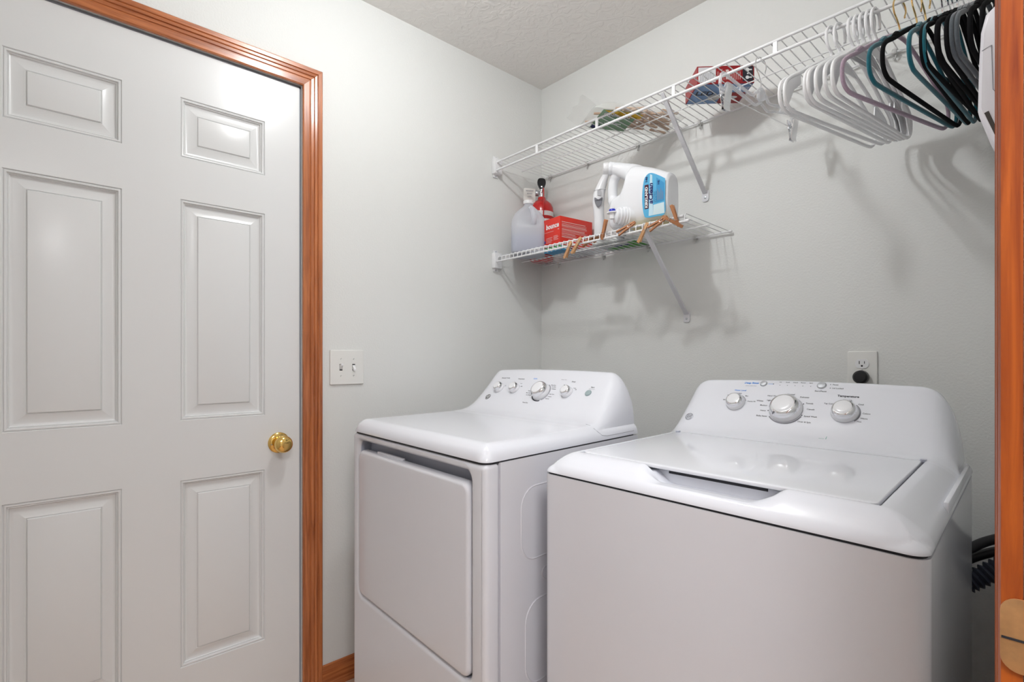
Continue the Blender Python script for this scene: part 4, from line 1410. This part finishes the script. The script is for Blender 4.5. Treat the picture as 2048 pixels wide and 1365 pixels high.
M_hw = mat('hanger_white', (.86, .86, .87), rough=.25, sss=.05)
M_gold = mat('gold_hook', (.80, .56, .25), rough=.15, metal=1)
velv = lambda n, c: mat(n, c, rough=.95, sheen=.4, noise=(300, .25))
V_teal, V_black, V_lilac, V_grey = velv('velvet_teal', (.0, .115, .155)), mat('velvet_black', (.004, .004, .005), rough=.9, spec=.2), velv('velvet_lilac', (.42, .31, .39)), velv('velvet_grey', (.085, .10, .115))
Wt = (M_hw, M_hw, .0042, 1, .0036, 'tube'); Ww = (M_hw, M_hw, .0042, 1, .0036, 'web')
gW, gV = 'white tubular plastic hangers on the closet rod', 'slim velvet hangers on the closet rod'
whites = [(1.328, 11.5, Wt, 'first white plastic hanger, next to the clear clip hanger'), (1.346, 13.5, Ww, 'second white plastic hanger from the clear clip hanger'),
          (1.374, 9.5, Wt, 'third white plastic hanger from the clear clip hanger'), (1.386, 11, Ww, 'white plastic hanger in the middle of the seven white ones'),
          (1.398, 10, Ww, 'fifth white plastic hanger from the clear clip hanger'), (1.410, 8.5, Wt, 'sixth white plastic hanger, second from the lilac one'),
          (1.421, 7.5, Ww, 'last white plastic hanger, next to the lilac velvet one')]
for x, yw, mk, lb in whites:
    make_hanger(mk, lb, 'hanger', x, yw, gW)
vk = lambda m_, h_: (m_, h_, .0050, .8, .0018, 'velvet')
velvets = [(1.468, 15.5, V_lilac, M_gold, 'lilac velvet hanger between the white hangers and the teal ones'),
           (1.500, 11, V_teal, M_gold, 'first teal velvet hanger, next to the lilac one'),
           (1.516, 9, V_black, M_gold, 'first black velvet hanger, between two teal hangers'),
           (1.546, 5.5, V_teal, M_chrome, 'second teal velvet hanger, right of the first black one'),
           (1.556, 3, V_black, M_chrome, 'black velvet hanger right after the second teal one'),
           (1.563, 4, V_teal, M_chrome, 'third teal velvet hanger, buried among the black ones'),
           (1.571, 6, V_black, M_chrome, 'black velvet hanger just right of the third teal one'),
           (1.579, 3, V_black, M_chrome, 'black velvet hanger third before the grey pair'),
           (1.588, 5, V_black, M_chrome, 'black velvet hanger second before the grey pair'),
           (1.597, 4, V_black, M_chrome, 'black velvet hanger just left of the grey pair'),
           (1.608, 5, V_grey, M_chrome, 'left one of the two grey velvet hangers'),
           (1.619, 6, V_grey, M_chrome, 'right one of the two grey velvet hangers'),
           (1.630, 4, V_black, M_chrome, 'black velvet hanger just right of the grey pair'),
           (1.643, 3, V_black, M_chrome, 'second black velvet hanger right of the grey pair'),
           (1.657, 2, V_black, M_chrome, 'last black velvet hanger, next to the white wall unit')]
for x, yw, m_, h_, lb in velvets:
    make_hanger(vk(m_, h_), lb, 'hanger', x, yw, gV)

# clear plastic skirt hanger with two metal clips
def clip_hanger():
    clear = mat('clear_plastic', (.90, .91, .95), rough=.06, alpha=.42, spec=.9)
    t = thing('clip_hanger', 'clear plastic skirt hanger with two metal clips, leftmost on the rod', 'hanger', (1.155, ROD_Y, ROD_Z + .0045 + .0014 - .0875), D2R(-8))
    MB().tube(hook_path(0), .0014, 8).build('hook', M_chrome, t)
    b = MB()
    up = [(0, -.190, -.042), (0, -.185, -.018), (0, -.172, -.010), (0, -.150, -.013), (0, -.05, -.028), (0, -.028, -.018), (0, 0, .002), (0, .028, -.018), (0, .05, -.028), (0, .150, -.013), (0, .172, -.010), (0, .185, -.018), (0, .190, -.042)]
    b.tube(smooth_path(up, 5), .0042, 8)
    lo_ = [(0, -.190, -.040), (0, -.180, -.050), (0, -.168, -.044), (0, -.150, -.030), (0, -.06, -.046), (0, -.03, -.052), (0, 0, -.040), (0, .03, -.052), (0, .06, -.046), (0, .150, -.030), (0, .168, -.044), (0, .180, -.050), (0, .190, -.040)]
    b.tube(smooth_path(lo_, 5), .0038, 8)
    for yy in (-.10, .10):
        b.tube([(0, yy, -.020), (0, yy, -.038)], .003, 6)
    b.lathe([(.014, -.005), (.014, .005)], 20, 'x', (0, 0, -.020))
    b.build('hanger_body', clear, t, ang=60)
    MB().tube([(0, -.170, -.066), (0, .176, -.066)], .0013, 6).build('cross_bar', M_chrome, t)
    for yy in (-.165, .168):
        c = MB()
        for s_ in (1, -1):
            c.loft([[(s_ * .002 + s_ * a - .001, yy - .013, z), (s_ * .002 + s_ * a + .001, yy - .013, z), (s_ * .002 + s_ * a + .001, yy + .013, z), (s_ * .002 + s_ * a - .001, yy + .013, z)]
                    for a, z in ((.009, -.040), (.006, -.060), (.0005, -.096), (.002, -.104))])
        cl = c.build('clip', M_chrome, t)
        cl['kind'] = 'stuff'
        MB().tube([(-.004, yy - .011, -.064), (.004, yy + .011, -.064)], .0032, 8).build('clip_spring', M_satin, cl)
clip_hanger()

# ------------------------------------------------------------------ white unit on the right wall
def wall_unit():
    t = thing('wall_unit', 'white plastic unit on the right wall with a slanted slot underneath', 'wall unit', (XR, -.60, 1.49))
    wp = mat('unit_white', (.78, .76, .80), rough=.3)
    D_, Wd = .088, .17
    prof = [(0, .020), (0, .245), (-.030, .250), (-.062, .246), (-.078, .232), (-.084, .205), (-.0865, .150), (-.088, .072), (-.086, .062), (-.066, .004), (-.062, 0), (-.050, .002)]
    rings = []
    for y, s_ in ((-.004, .94), (0, .985), (.006, 1), (Wd - .006, 1), (Wd, .985), (Wd + .004, .94)):
        rings.append([(x * s_, y, .125 + (z - .125) * s_) for x, z in prof])
    MB().loft(rings).build('housing', wp, t, ang=40)
    # slanted slot on the near end and the seam of the hatch above
    MB().add([(-.0790, -.0046, .064), (-.0735, -.0046, .066), (-.0570, -.0046, .012), (-.0605, -.0046, .006)], [(0, 1, 2, 3)]).build('slot', mat('slot_dark', (.05, .04, .035), rough=.5), t)
    MB().tube([(-.082, -.0043, .170), (-.070, -.0046, .175), (-.068, -.0046, .100), (-.060, -.0046, .086), (-.03, -.0046, .086)], .0005, 5).build('hatch_seam', M_inkg, t)
wall_unit()

# ------------------------------------------------------------------ hoses behind the washer
def hoses():
    for nm, pts, r, lb in (('water_hose', [(1.46, -.18, .60), (1.55, -.150, .665), (1.60, -.125, .705), (1.66, -.10, .730), (1.703, -.06, .72), (1.700, -.02, .70), (1.690, -.004, .69)], .011, 'upper black rubber water hose behind the washing machine'),
                           ('water_hose', [(1.46, -.16, .57), (1.55, -.130, .640), (1.60, -.105, .672), (1.65, -.08, .690), (1.665, -.04, .68), (1.65, -.004, .675)], .011, 'lower black rubber water hose, just above the ribbed one')):
        t = thing(nm, lb, 'hose', pts[0], group='black hoses behind the washing machine')
        P = [tuple(Vector(p) - Vector(pts[0])) for p in smooth_path(pts, 8)]
        MB().tube(P, r, 14).build('hose_tube', M_rubber, t)
        MB().tube([P[0], tuple(Vector(P[0]) + (Vector(P[2]) - Vector(P[0])).normalized() * .025)], r * 1.25, 6).build('coupling', M_satin, t)
    pts = [(1.48, -.20, .52), (1.55, -.165, .590), (1.585, -.150, .618), (1.62, -.130, .648), (1.66, -.105, .675), (1.690, -.085, .640), (1.692, -.080, .50)]
    t = thing('drain_hose', 'dark grey ribbed drain hose behind the washing machine', 'hose', pts[0])
    P = smooth_path(pts, 24)
    rr = [(.0240, .0222, .0195, .0172, .0195, .0222)[i % 6] for i in range(len(P))]
    MB().tube([tuple(Vector(p) - Vector(pts[0])) for p in P], rr, 18).build('hose_tube', M_hose, t, ang=20)
hoses()
